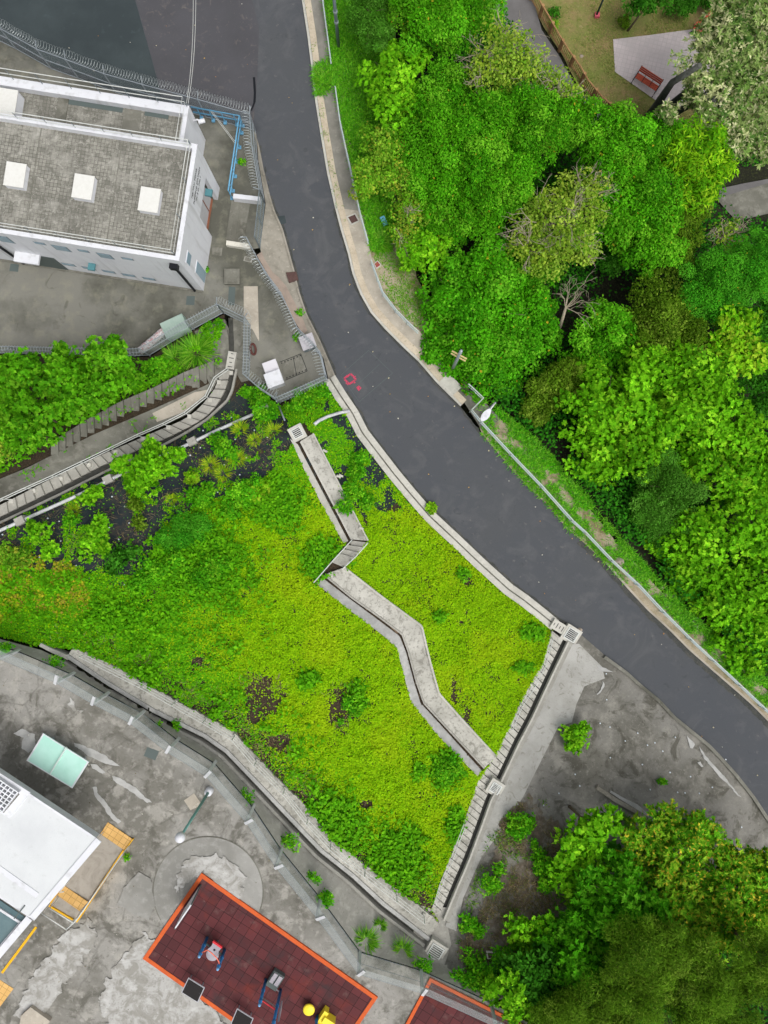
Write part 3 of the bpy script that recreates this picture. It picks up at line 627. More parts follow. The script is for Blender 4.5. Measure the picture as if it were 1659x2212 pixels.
def slotted(px, py, hx, hy, ang, label, n=5):
    g = G(px, py); r = thing('slotted_cover', label, 'drain cover', g); d = (math.cos(ang), -math.sin(ang)); c = (g.x, g.y)
    mb = MB(); mb.box(c, d, hx, hy, g.z - .3, g.z + .26); mb.build('cover_slab', m_conc_lt, r)
    b = MB()
    for k in range(n):
        o = (-.75 + 1.5 * k / (n - 1)) * hx; L = hy * (.55 if k % 2 else .3)
        b.box((c[0] + d[0] * o, c[1] + d[1] * o), d, .022, L, g.z + .262, g.z + .268)
    b.build('slots', m_black, r)
slotted(1207, 1354, .52, .3, math.radians(32), 'pale slotted concrete cover next to the roadside grating')
slotted(501, 780, .55, .26, math.radians(100), 'cream slotted concrete cover over the drain below the pumping station', 4)

# zigzag berm through the planted slope: upper leg, link steps, lower leg
r = thing('drainage_berm', 'upper straight leg of the zigzag concrete berm with its channel', 'drain', G(700, 1060))
mb = MB(); band(mb, AW0, AW1, .2, n=14); mb.build('walkway', m_berm, r)
mb = MB(); band(mb, [(649, 956), (758.5, 1166)], AW0, .26, n=14); mb.build('channel_wall', m_conc_lt, r)
mb = MB(); band(mb, resample(AL, 24), resample(offline(AC, 5), 24), .1, n=24); mb.build('apron', m_conc_lt, r)
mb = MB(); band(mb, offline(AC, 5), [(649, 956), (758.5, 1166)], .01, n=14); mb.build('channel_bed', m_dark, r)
mb = MB(); band(mb, AW1, offline(AW1, -3), .3, n=14); mb.build('kerb_edge', m_conc_lt, r)
for px, py in ((703, 975), (732, 1030), (737, 1028), (755, 1089), (781, 1141)):
    mb = MB(); g = G(px, py); mb.box((g.x, g.y), (.9, -.43), .13, .06, g.z - .1, g.z + .35); mb.build('stub_post', m_conc_lt, r)
r = thing('berm_steps', 'short flight of grey steps with rails joining the two berm legs', 'steps', G(750, 1200))
mb = MB(); flight(mb, [(762, 1168), (715, 1214)], [(794, 1172), (744, 1226)], 5, lambda x, y: float(np.interp(x + (1190 - y), [730, 790], [2.25, 1.75]))); mb.build('treads', m_conc, r)
for pl in ([(761, 1166), (724, 1206), (682, 1254)], [(795, 1172), (770, 1200), (742, 1226)]):
    pts = [G(*p) for p in pl]; mb = MB()
    for h in (.55, 1.0): mb.tube([p + Vector((0, 0, h)) for p in pts], .028)
    mb.build('handrail', m_rail_w, r)
    for p in pts:
        mb = MB(); mb.tube([p - Vector((0, 0, .1)), p + Vector((0, 0, 1.02))], .03); mb.build('post', m_rail_w, r)
r = thing('drainage_berm', 'lower bent leg of the zigzag berm with pale walkway and channel', 'drain', G(880, 1400))
mb = MB(); band(mb, BW0, BW1, .18, n=80); mb.build('walkway', m_berm, r)
mb = MB(); band(mb, offline(BW0, 4), offline(BW0, .3), .24, n=80); mb.build('channel_wall', m_conc, r)
mb = MB(); band(mb, BA, offline(BC, 1), .08, n=80); mb.build('apron', m_patch, r)
mb = MB(); band(mb, offline(BC, 1), offline(BW0, 4), .0, n=80); mb.build('channel_bed', mat('silted_bed', '#7d6a55', [('n', 2, .4, .65, '#55504a', .9)]), r)
mb = MB(); band(mb, BW1, offline(BW1, -4), .3, n=80); mb.build('kerb_edge', m_conc_lt, r)
# walkway and channel below the school yard
r = thing('toe_walkway', 'long pale concrete walkway with channel between planted slope and yard fence', 'drain', G(500, 1600))
mb = MB()
dl, du = resample(DL, 150), resample(DU, 150)
du = [(p[0] + random.uniform(-2, 2), p[1] + random.uniform(-2.5, 2)) for p in du]
band(mb, dl, du, .16, n=150); mb.build('walkway', m_berm, r)
mb = MB(); band(mb, offline(DL, 1), offline(DL, -7), .26, n=120); mb.build('channel_wall', m_patch, r)
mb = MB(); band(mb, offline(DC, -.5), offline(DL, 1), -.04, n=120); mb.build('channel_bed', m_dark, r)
mb = MB(); band(mb, offline(DC, 5), offline(DC, -1), .3, n=120); mb.build('channel_lip', m_conc, r)
mb = MB(); band(mb, [(88, 1394), (110, 1406), (150, 1424)], [(92, 1388), (114, 1399), (155, 1416)], .2, n=10); mb.build('side_channel', m_conc_lt, r)
dr = [(190, 1410), (318, 1475), (383, 1512), (448, 1549), (510, 1585), (557, 1639), (617, 1699), (667, 1762), (716, 1815), (789, 1872), (857, 1925), (915, 1970)]
tp = [G(*p) for p in dr]
for k, p in enumerate(tp):
    mb = MB(); mb.box((p.x, p.y), (.8, -.6), .07, .07, p.z - .1, p.z + .3); mb.build('post_base', m_conc_lt, r)
    mb = MB(); mb.tube([p, p + Vector((0, 0, 1.1))], .025); mb.build('post', m_rail_w, r)
for h in (.45, .78, 1.1):
    mb = MB(); mb.tube([p + Vector((0, 0, h)) for p in tp], .018); mb.build('rail', m_rail_w, r)
# stepped channel at the right edge of the planted slope
r = thing('slope_steps', 'long flight of pale concrete steps with side channel climbing from the yard corner', 'steps', G(1060, 1680))
mb = MB(); lo_ = MB(); flight(mb, CSL, CSR, 44, cz, .12, lo_); mb.build('treads', m_berm, r); lo_.build('tread_shade_grooves', m_dark, r)  # groove floors coloured dark so the shade between treads shows
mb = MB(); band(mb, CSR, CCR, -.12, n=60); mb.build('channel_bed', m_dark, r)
mb = MB(); band(mb, CCR, offline(CSR, -13), .22, n=60); mb.build('channel_wall', m_conc_lt, r)
mb = MB(); band(mb, offline(CSR, -13), CWR, .1, n=60); mb.build('channel_side', m_conc, r)
tp = [G(*p) for p in ((1186, 1374), (1170, 1432), (1148, 1475), (1122, 1515), (1100, 1565))]
for p in tp:
    mb = MB(); mb.tube([p, p + Vector((0, 0, 1.05))], .024); mb.build('post', m_rail_w, r)
for h in (.55, 1.03):
    mb = MB(); mb.tube([p + Vector((0, 0, h)) for p in tp], .02); mb.build('rail', m_rail_w, r)
tp = [G(*p) for p in ((1000, 1770), (975, 1836), (948, 1900), (938, 1935))]
for h in (.55, 1.03):
    mb = MB(); mb.tube([p + Vector((0, 0, h)) for p in tp], .02); mb.build('rail', m_rail_w, r)
r = thing('slope_drain', 'short raised concrete strip across the grey slope above the lower stand', 'drain', G(1340, 1725))
mb = MB(); band(mb, [(1289, 1694), (1330, 1722), (1372, 1745), (1399, 1762)], [(1285, 1701), (1326, 1730), (1368, 1753), (1395, 1770)], .22, n=16); mb.build('strip', m_apron, r)
mb = MB(); band(mb, [(1318, 1706), (1345, 1722), (1378, 1738), (1402, 1760)], [(1316, 1710), (1342, 1727), (1372, 1745), (1398, 1764)], .12, n=16); mb.build('mortar_edge', m_patch, r)
# hillside staircase below the pumping station
zs = lambda x, y: gz(x, y)
r = thing('hillside_steps', 'grey stone steps with railing and deep channel curving below the pumping station', 'steps', G(300, 970))
mb = MB(); lo_ = MB(); flight(mb, smoothline(STL, 60), smoothline(STR, 60), 31, zs, .08, lo_); mb.build('treads', m_conc, r); lo_.build('tread_shade_grooves', m_dark, r)  # same dark-painted shade grooves between these treads
chl = [(p[0], p[1]) for p in CH[:-1]] + [(-60, 1155)]
mb = MB(); band(mb, chl, offline(chl, -4.5), .22, n=80); mb.build('channel_wall', m_conc, r)
mb = MB(); band(mb, resample(smoothline(STR, 60), 60), offline(chl, -4.5), -.12, n=60); mb.build('channel_bed', m_dark, r)
top = [(462, 815), (443, 855), (397, 891), (350, 915), (293, 940), (233, 969), (173, 998), (110, 1028), (50, 1055), (0, 1078), (-50, 1100)]
tp = [W(px, py, gz(px, py) + 1.05) for px, py in top]
tp = [W(490, 795, gz(490, 795) + 1.05)] + tp
for p in tp:
    z = gxy(p.x, p.y); mb = MB(); mb.tube([(p.x, p.y, z - .05), p], .028); mb.build('post', m_rail_w, r)
    mb = MB(); mb.box((p.x + .05, p.y - .1), (1, 0), .12, .12, z - .1, z + .12); mb.build('post_base', m_conc_lt, r)
for h in (0, .45):
    mb = MB(); mb.tube([p - Vector((0, 0, h)) for p in tp], .026); mb.build('rail', m_rail_w, r)
r = thing('hillside_steps', 'old dark overgrown steps above the railed path, half under the trees', 'steps', G(400, 820))
mb = MB(); flight(mb, [(462, 778), (395, 805), (330, 838), (258, 868), (190, 905), (110, 955)], [(462, 818), (400, 855), (334, 880), (262, 916), (205, 945), (110, 998)], 22, lambda x, y: gz(x, y) + .08); mb.build('treads', m_conc_old, r)
r = thing('steps', 'broad grey slab steps between the grass clump and the drain', 'steps', G(460, 750))
mb = MB(); flight(mb, [(448, 700), (436, 735), (438, 800)], [(486, 690), (494, 735), (496, 796)], 5, lambda x, y: gz(x, y) + .04); mb.build('treads', m_conc_old, r)

# pipes
def pipeline(name, pts, rad, m_, label, h=.25, saddles=(), ms=None):
    r = thing(name, label, 'pipe', G(*pts[0][:2])); mb = MB()
    mb.tube([G(p[0], p[1], h) for p in pts], rad, 8); mb.build('pipe_run', m_, r, True)
    for px, py in saddles:
        g = G(px, py); mb = MB(); mb.box((g.x, g.y), (.9, .43), .26, .22, g.z - .2, g.z + .45); mb.build('saddle_block', ms or m_conc, r)
    return r
pipeline('pipe', PIPE, .1, m_pipew, 'long pale water pipe on concrete blocks across the dark slope', .25, [(418, 955), (238, 1036), (50, 1125), (574, 884)])
pipeline('pipe', [(680, 918), (690, 910), (709, 901), (735, 893), (755, 889)], .1, m_pipew, 'short bent grey pipe running from the kerb into the creeper', .3)
tag(pipeline('pipe', [(600, 868), (610, 893), (617, 910)], .05, m_steel, 'thin grey pipe leaning down from the enclosure corner', .4), None)
# ---------------------------------------------------------------- pumping station
def on_wall(px, py, P, d):
    n = (-d[1], d[0]); dx, dy = (px - CX) / F, (CY - py) / F
    t = (P[0] * n[0] + P[1] * n[1]) / (dx * n[0] + dy * n[1])
    return (t * dx - P[0]) * d[0] + (t * dy - P[1]) * d[1], HC - t
ZG = -1.85
p1 = W(475, 407, -1.9); p2 = W(440, 629, -1.9)
V = Vector((p1.x - p2.x, p1.y - p2.y)); LS = V.length; V = V / LS; U = Vector((-V.y, V.x))   # V north along the east wall, U west
def BP(u, v): return (p2.x + U.x * u + V.x * v, p2.y + U.y * u + V.y * v)
def bbox(mb, u0, u1, v0, v1, z0, z1):
    mb.prism([(*BP(u, v), z1) for u, v in ((u0, v0), (u1, v0), (u1, v1), (u0, v1))], z0)
ZT, ZN = 3.5, 1.95      # parapet tops of the two blocks
NV = LS + 2.85
st = thing('pumping_station', 'long white pumping station with flat tiled roof, railings and box skylights', 'building', (*BP(0, 0), ZG))
# openings of the east wall
dv0, _ = on_wall(459, 513, p2, V); _, dz1 = on_wall(431, 472, p2, V)
dv1 = dv0 + 2.35
mb = MB(); bbox(mb, 0, 16, 0, .25, ZG - .4, ZT); mb.build('wall', m_white, st)
mb = MB(); bbox(mb, 0, .25, .25, dv0, ZG - .4, ZT); bbox(mb, 0, .25, dv1, LS, ZG - .4, ZT); bbox(mb, 0, .25, dv0, dv1, dz1, ZT); mb.build('wall', m_white, st)
mb = MB(); bbox(mb, .25, 16, LS - .28, LS, 0, ZT); mb.build('parapet', m_white, st)
mb = MB(); bbox(mb, 1.35, 1.6, LS, NV, ZG - .4, ZN); bbox(mb, 1.6, 16, NV - .5, NV, ZG - .4, ZN); mb.build('wall', m_white, st)
mb = MB(); bbox(mb, .25, 16, .25, LS - .28, 2.7, 3.12); mb.build('roof', m_tile, st)
mb = MB(); bbox(mb, 1.6, 16, LS, NV - .5, 1.0, 1.5); rf2 = mb.build('roof', m_tile, st)
for q_ in ((8.5, 9.1, .06), (4.2, 5.2, .03)):
    mb = MB(); bbox(mb, q_[0], q_[1], LS, NV - .5, 1.5, 1.5 + q_[2]); mb.build('roof_strip', m_conc_old, st)
for v_ in (4.3, 8.9):
    mb = MB(); bbox(mb, v_, v_ + .05, .3, LS - .3, 3.12, 3.128); mb.build('roof_joint', m_conc_old, st)
mb = MB(); bbox(mb, 5.3, 8.5, NV - .78, NV - .5, 1.5, 1.52); mb.build('roof_gutter', m_eqdk, st)
mb = MB(); bbox(mb, 2.6, 4.0, NV - .74, NV - .5, 1.5, 1.52); mb.build('roof_gutter', m_eqdk, st)
for z, sz in ((None, None),):
    pass
def skylight(px, py, hx, hy, zroof, h):
    c = W(px, py, zroof + h); mb = MB(); mb.box((c.x, c.y), tuple(-U), hx, hy, zroof - .05, zroof + h); o = mb.build('skylight', m_white, st)
    b = MB(); b.box((c.x, c.y), tuple(-U), hx + .03, hy + .03, zroof + h + .002, zroof + h + .05); b.build('lid', mat('skylight_sheet', '#d6d6d1', [('n', 6, .4, .7, '#cbcac3', .6)]), o)
skylight(33, 378, .53, .64, 3.12, .4); skylight(180, 404, .53, .64, 3.12, .4); skylight(323, 432, .53, .64, 3.12, .4)
skylight(8, 219, .72, .7, 1.5, .75)
def prail(pts, zs, spacing, name='railing', m_=m_rail_w, foot=None):
    ro = MB()
    for z in zs: ro.tube([(*BP(*p), z) for p in pts], .026)
    o = ro.build(name, m_, st)
    P = dens([BP(*p) for p in pts], spacing, False)
    for p in P:
        pm = MB(); pm.tube([(p[0], p[1], foot), (p[0], p[1], zs[-1])], .02); pm.build('post', m_steel_d, o)
prail([(15, .35), (.35, .35), (.35, LS - .1)], (ZT + .12, ZT + .62), 1.55, foot=ZT - .35)
prail([(15, LS - .14), (.35, LS - .14)], (ZT + .12, ZT + .62), 1.55, foot=ZT - .05)
prail([(15, NV - .08), (1.45, NV - .08), (1.45, LS + .1)], (ZN + .5, ZN + 1.0), 1.55, foot=ZN - .05)
def wwin(quad, P, d, out, name='window', m_=m_glass, t=.03):
    s = [on_wall(*p, P, d) for p in quad]; u0, u1 = min(a[0] for a in s), max(a[0] for a in s); z0, z1 = min(a[1] for a in s), max(a[1] for a in s)
    return u0, u1, z0, z1
def rect_on(u0, u1, z0, z1, south, name, m_, t0, t1):
    mb = MB()
    if south: bbox(mb, u0, u1, -t1, -t0, z0, z1)
    else: bbox(mb, -t1, -t0, u0, u1, z0, z1)
    return mb.build(name, m_, st)
o = (0, 384)
def cq(*pts): return [(x / 3, 384 + y / 3) for x, y in pts]
dS = (U.x, U.y)
for quad, h in ((((330, 435), (435, 452), (468, 476), (356, 462)), 1), (((618, 487), (712, 500), (748, 527), (655, 513)), 1), (((-30, 378), (50, 386), (105, 424), (0, 408)), 1),
                (((215, 416), (280, 424), (300, 433), (232, 424)), 0), (((500, 466), (570, 474), (582, 482), (515, 474)), 0), (((780, 515), (850, 525), (870, 533), (800, 524)), 0),
                (((390, 550), (470, 562), (498, 574), (415, 562)), 0), (((522, 574), (600, 585), (628, 597), (545, 585)), 0), (((655, 598), (730, 608), (757, 620), (680, 608)), 0),
                (((782, 621), (860, 631), (888, 643), (805, 631)), 0), (((915, 643), (990, 654), (1018, 666), (938, 654)), 0)):
    u0, u1, z0, z1 = wwin(cq(*quad), p2, dS, 0)
    w_ = u1 - u0; u0 += w_ * .12; u1 -= w_ * .12
    fr = rect_on(u0 - .06, u1 + .06, z0 - .06, z1 + .06, True, 'window', m_steel_d, -.1, .012)
    mb = MB(); bbox(mb, u0, u1, -.03, -.016, z0, z1); mb.build('pane', m_glass, fr)
for quad in (((1215, 465), (1240, 490), (1225, 585), (1200, 560)), ((1280, 535), (1335, 600), (1310, 688), (1260, 625))):
    u0, u1, z0, z1 = wwin(cq(*quad), p2, (V.x, V.y), 0)
    w_ = u1 - u0; fr = rect_on(u0 + .1 * w_, u1 - .1 * w_, z0, z1, False, 'window', m_white, -.1, .03)
    mb = MB(); bbox(mb, -.05, -.034, u0 + .1 * w_ + .06, u1 - .1 * w_ - .06, z0 + .06, z1 - .06); mb.build('pane', m_glass, fr)
mb = MB(); bbox(mb, .42, .5, dv0, dv1, ZG - .1, dz1); dr_ = mb.build('door', m_shut, st)
mb = MB(); bbox(mb, .3, .42, dv0, dv1, ZG - .1, ZG + .05); bbox(mb, .395, .418, dv0 + 1.5, dv0 + 1.56, ZG + .05, dz1); bbox(mb, .395, .418, dv0 + .02, dv1 - .02, ZG + 2.1, ZG + 2.16); mb.build('door_frame', m_brown, dr_)
lv, lz = on_wall(443, 415, p2, V)
mb = MB(); bbox(mb, -.42, -.01, lv - .2, lv + .2, lz - .1, lz + .06); mb.build('wall_lamp', m_teal, st)
lu, lz = on_wall(199, 569, p2, dS); mb = MB(); bbox(mb, lu - .2, lu + .2, -.42, -.01, lz - .1, lz + .06); mb.build('wall_lamp', m_teal, st)
# camera on a bracket at the north block
g = W(434, 262, .8); mb = MB(); mb.tube([g + Vector((-.55, .0, .0)), g + Vector((-.2, .05, .1)), g], .05); mb.tube([g + Vector((-.16, -.05, 0)), g + Vector((.22, .08, -.03))], .13, 10); mb.build('security_lamp', m_white, st, True)
# black rainwater pipe at the south-east corner
mb = MB(); bx = lambda u, v, z: (*BP(u, v), z)
bbox(mb, .25, .7, -.3, -.01, 2.55, 2.95); mb.tube([bx(.5, -.12, 2.6), bx(.5, -.12, -1.7)], .075, 8); mb.build('drainpipe', m_black, st)
mb = MB(); mb.tube([bx(11.4, -.1, 1.6), bx(11.4, -.1, -1.7)], .075, 8); mb.build('drainpipe', m_black, st)
mb = MB(); bbox(mb, 0.02, 16, -.14, -.006, ZG - .1, ZG + .06); mb.build('plinth', m_conc_old, st)
mb = MB(); bbox(mb, 9.35, 10.85, -.62, -.01, .3, .46); cn = mb.build('door_canopy', m_white, st)
mb = MB(); bbox(mb, 8.6, 10.5, -.05, -.02, ZG, .25); mb.build('door', m_eqdk, st)
# painted name on the east wall
def lettering(txt, pa, pb, size):
    va, za = on_wall(*pa, p2, V); vb, zb = on_wall(*pb, p2, V)
    c = bpy.data.curves.new('lettering', 'FONT'); c.body = txt; c.size = size; c.extrude = .004; c.align_x = 'LEFT'
    c.materials.append(m_black); ob = link('lettering', c, st)
    from mathutils import Matrix
    bpy.context.view_layer.update(); wd = ob.dimensions.x or 1
    s = (vb - va) / wd
    loc = Vector((*BP(-.01, va), (za + zb) / 2 - .1)) - st.location
    M = Matrix(((V.x, 0, -U.x), (V.y, 0, -U.y), (0, 1, 0)))
    M4 = M.to_4x4(); M4.translation = loc
    ob.matrix_local = M4 @ Matrix.Diagonal((s, 1, 1, 1))
    bpy.context.view_layer.update(); me = bpy.data.meshes.new_from_object(ob.evaluated_get(bpy.context.evaluated_depsgraph_get()))
    o2 = link('lettering', me, st); o2.matrix_local = ob.matrix_local.copy(); bpy.data.objects.remove(ob); o2.name = 'lettering'
lettering('MA YAU TONG', (413.5, 427), (424.5, 366), .26)
lettering('PUMPING STATION', (418.5, 441), (430.5, 362), .26)
lettering('W S D  No.1', (424.7, 435), (431.5, 380), .26)

# ---------------------------------------------------------------- fences
def fence(name, label, base, h, posts=2.6, coil=0, m_=None, net=None, rails=(0.05, .5, 1.), zoff=0., cat='fence', coilr=.24):
    P = [G(p[0], p[1], zoff) for p in base]
    r = thing(name, label, cat, tuple(P[0])); m_ = m_ or m_steel
    up = Vector((0, 0, h)); s = 0; pan = MB()
    for a, b in zip(P, P[1:]):
        L = (b - a).length; pan.poly([a, b, b + up, a + up], [(s, 0), (s + L, 0), (s + L, h), (s, h)]); s += L
    pan.build('mesh_panel', net or m_net, r)
    for f in rails:
        mb = MB(); mb.tube([p + up * f for p in P], .027); mb.build('rail', m_, r)
    D = []
    for a, b in zip(P, P[1:]):
        k = max(1, round((b - a).length / posts)); D += [a.lerp(b, i / k) for i in range(k)]
    D.append(P[-1])
    for i, p in enumerate(D):
        a = D[max(i - 1, 0)]; b = D[min(i + 1, len(D) - 1)]; t = (b - a); t.z = 0; t.normalize(); nrm = Vector((-t.y, t.x, 0)) * coil
        mb = MB(); mb.tube([p - Vector((0, 0, .2)), p + up], .042)
        if coil: mb.tube([p + up, p + up + nrm * .3 + Vector((0, 0, .38))], .032)
        mb.build('post', m_, r)
    if coil:
        hel = []; k = 0
        for i in range(len(P) - 1):
            a, b = P[i], P[i + 1]; t = (b - a); L = t.length; t = t / L; nrm = Vector((-t.y, t.x, 0)).normalized() * coil
            c0 = up + nrm * .22 + Vector((0, 0, .22)); n = int(L / .17) * 10
            for j in range(n):
                an = j * 2 * math.pi / 10
                hel.append(a + t * (L * j / n) + c0 + (nrm * math.cos(an) + Vector((0, 0, 1)) * math.sin(an)) * coilr * (1 + .1 * math.sin(j * .7)))
        mb = MB(); mb.tube(hel, .008, 3); mb.build('razor_coil', m_razor, r)
    return r
fence('security_fence', 'chain link fence with razor coil between the dark asphalt lot and the pumping station', FN, 2.0, 2.6, 1)
fence('security_fence', 'short chain link fence with razor coil beside the blue pipe rail and road', FE, 2.0, 2.4, -1)
fence('security_gate', 'grey mesh gate in the fence at the broad entrance steps', FG, 2.0, 1.4, 0, m_steel_d)
fence('security_fence', 'chain link fence with razor coil on the apron along the road bend', FSE, 2.0, 2.4, -1)
fence('security_fence', 'grey double railed fence on the wall above the creeper, beside white cabinets', FENC, 1.9, 2.4, 1)
fence('security_fence', 'tall grey fence with gates beside the drain channel, west of the white cabinets', FWI, 2.0, 1.9, -1)
fence('security_fence', 'chain link fence with razor coil between the pumping yard and the overgrown bank', FS, 1.9, 2.6, 1)
# stays of the gate frames
for pl, lb in (([(536, 772), (566, 806)], 'sloping steel stay'), ):
    pass
# school yard fence: concrete posts with cranked arms and chain link
r = thing('yard_fence', 'chain link yard fence on white cranked concrete posts above the pale walkway', 'fence', tuple(G(*YF[5])))
pts = [G(*p) for p in YF]; s = 0; pan = MB(); arm = MB()
nrm = []
for i in range(len(pts)):
    t = pts[min(i + 1, len(pts) - 1)] - pts[max(i - 1, 0)]; t.z = 0; t.normalize(); nrm.append(Vector((-t.y, t.x, 0)))
for i in range(len(pts) - 1):
    a, b = pts[i], pts[i + 1]; L = (b - a).length; h = Vector((0, 0, 1.75))
    pan.poly([a, b, b + h, a + h], [(s, 0), (s + L, 0), (s + L, 1.75), (s, 1.75)])
    pan.poly([a + h, b + h, b + h + nrm[i + 1] * .5 + Vector((0, 0, .3)), a + h + nrm[i] * .5 + Vector((0, 0, .3))], [(s, 1.75), (s + L, 1.75), (s + L, 2.3), (s, 2.3)]); s += L
pan.build('mesh_panel', m_net2, r)
for i in range(2, len(pts)):
    p = pts[i]; t = nrm[i]; mb = MB(); tz = (t.y, -t.x)
    mb.box((p.x, p.y), tz, .07, .07, p.z - .3, p.z + 1.8); mb.build('post', m_pipew, r)
    mb = MB(); a = p + Vector((0, 0, 1.72)); e = a + t * .55 + Vector((0, 0, .33)); w2 = Vector((tz[0], tz[1], 0)) * .07; u2 = Vector((-t.x * .3, -t.y * .3, .95)) * .12
    mb.prism([a - w2 + u2, a + w2 + u2, e + w2 + u2, e - w2 + u2], ('d', .13)); mb.build('cranked_arm', m_pipew, r)
for hgt in (.06, .9, 1.72):
    mb = MB(); mb.tube([p + Vector((0, 0, hgt)) for p in pts], .012, 4); mb.build('line_wire', m_steel_d, r)
# roadside guard rails
def guardrail(label, top, h=1.05, rails=(1.05, .55), sp=2.0, m_=None):
    P = []
    for p in top:
        z = gz(*p) + h; q = W(p[0], p[1], z); q.z = gxy(q.x, q.y); P.append(q)
    r = thing('guard_rail', label, 'guard rail', tuple(P[0])); m_ = m_ or m_rail_s
    for hh in rails:
        mb = MB(); mb.tube([p + Vector((0, 0, hh)) for p in P], .042); mb.build('rail', m_, r)
    for a, b in zip(P, P[1:]):
        k = max(1, round((b - a).length / sp))
        for i in range(k):
            q = a.lerp(b, i / k); mb = MB(); mb.tube([q - Vector((0, 0, .2)), q + Vector((0, 0, rails[0]))], .036); mb.build('post', m_, r)
    return r
guardrail('pale yellow green guard rail at the far end of the grey footway', [(694, -60), (697, 0), (714, 127)])
guardrail('pale guard rail between the weedy footway and tall grass, ending near the blue box', [(724, 187), (734, 260), (747, 320), (760, 377), (777, 457), (795, 521)])
guardrail('pale blue guard rail along the light stone footway under the round tree', [(802, 562), (814, 597), (827, 631), (854, 667), (880, 694), (904, 716)])
guardrail('long pale blue guard rail on the grassy verge, with a cranked start by the lamp', [(1012, 830), (1024, 841), (1044, 860), (1019, 885), (1041, 911)] + VRAIL[1:], sp=2.4)
# blue pipe rail round the side platform
r = thing('pipe_rail', 'light blue two-bar pipe rail round the platform beside the pumping station', 'railing', G(520, 300))
top = [(412, 231), (517, 250), (493, 411)]
P = [W(x, y, -1.85 + 1.15) for x, y in top]
for hh in (0, .55):
    mb = MB(); mb.tube([p - Vector((0, 0, hh)) for p in P], .05, 8); mb.build('rail', m_blue, r, True)
D = []
for a, b, k in ((P[0], P[1], 4), (P[1], P[2], 5)): D += [a.lerp(b, (i + .5) / k) for i in range(k)]
for p in D + [P[1], P[2]]:
    mb = MB(); mb.tube([(p.x, p.y, -1.9), p], .035); mb.box((p.x, p.y), (1, 0), .1, .1, -1.9, -1.78); mb.build('post', m_blue, r)
# overhead wires
r = thing('overhead_cable', 'pair of thin pale wires from the top of the frame to the station roof corner', 'cable', tuple(W(404, 225, 2.9)))
for d in (-.04, .06):
    a = W(419 + d * 20, -60, 5.5); b = W(404, 224, 2.6); mb = MB()
    mb.tube([a.lerp(b, t) - Vector((0, 0, 2.2 * t * (1 - t))) + Vector((d, 0, 0)) for t in np.linspace(0, 1, 14)], .012, 4); mb.build('wire', m_rail_w, r)
r = thing('overhead_cable', 'two thin pale wires slanting over the side platform to the blue rail', 'cable', tuple(W(456, 240, -.6)))
for d in (0, .09):
    a = W(455, 240, -.7) + Vector((d, 0, 0)); b = W(507, 309, -.7) + Vector((d, 0, 0)); mb = MB(); mb.tube([a, b], .013, 4); mb.build('wire', m_rail_w, r)
# entrance steps and low white walls
r = thing('steps', 'broad grey steps between white low walls at the station entrance', 'steps', G(520, 470))
mb = MB(); flight(mb, [(500, 432), (540, 438)], [(488, 518), (527, 525)], 4, lambda x, y: float(np.interp(x, [495, 540], [-1.85, -1.9]))); mb.build('treads', m_conc_old, r)
for pl, lb in (([(504, 418), (562, 425), (561, 440), (553, 436), (503, 430)], 'white'), ([(489, 519), (541, 527), (540, 537), (488, 530)], 'white')):
    pass
def lowwall(pl, h, label, m_):
    z = gz(*pl[0]) + h; mb = MB(); mb.prism([W(*p, z) for p in pl], z - h - .3); return tag(mb.build('low_wall', m_), label, 'wall')
lowwall([(504, 418), (562, 425), (561, 434), (503, 428)], .6, 'white low wall at the head of the entrance steps, next to the blue rail', m_white)
lowwall([(489, 519), (541, 527), (540, 537), (488, 529)], .4, 'white low wall at the near side of the entrance steps', mat('cream_paint', '#d3d0c4', [('n', 4, .45, .65, '#b5b2a6', .6)]))
# ---------------------------------------------------------------- school building, ramp, yard things
ZY = 7.39
def PW(pl, z): return [W(x, y, z) for x, y in pl]
sb = thing('school_building', 'low white flat roofed building at the yard edge with glazed canopy and lattice', 'building', tuple(W(60, 1850, ZY)))
ZR = 10.3
mb = MB(); mb.prism(PW([(-90, 1612), (208, 1810), (63, 1980), (-90, 1872)], ZR), ZR - .4); mb.build('roof', m_white2, sb)
def rim(a, b, w_, z, h):
    d = math.hypot(b[0] - a[0], b[1] - a[1]); n = ((b[1] - a[1]) / d * w_, -(b[0] - a[0]) / d * w_)
    mb = MB(); mb.prism(PW([a, b, (b[0] - n[0], b[1] - n[1]), (a[0] - n[0], a[1] - n[1])], z + h), z + .002); return mb.build('roof_rim', m_white, sb)
rim((208, 1810), (63, 1980), -14, ZR, .05); rim((-90, 1612), (198, 1803), 5, ZR, .06); rim((84, 1930), (-60, 1828), -12, ZR, .035)
mb = MB(); mb.prism(PW([(-90, 1612), (65, 1712), (20, 1768), (-90, 1700)], ZR + .12), ZR + .003); mb.build('roof_step', m_white, sb)
la = MB(); c0 = (-2, 1716)
e1 = np.array([.83, .56]); e2 = np.array([-.62, .78])
lb = MB(); lb.prism(PW([(-40, 1690), (0, 1686), (42, 1716), (8, 1756), (-40, 1740)], ZR + .14), ZR + .122); lb.build('lattice_bed', m_conc_old, sb)
for k in range(7):
    a = np.array([3, 1688]) + e1 * 0 + e2 * (k * 9); b = a + e1 * 44; a = a - e1 * 30
    la.prism(PW(bar(a, b, 1.3), ZR + .34), ZR + .15)
for k in range(9):
    a = np.array([3, 1688]) + e1 * (k * 9.5 - 34); b = a + e2 * 56
    la.prism(PW(bar(a, b, 1.2), ZR + .335), ZR + .151)
la.build('lattice', m_white, sb)
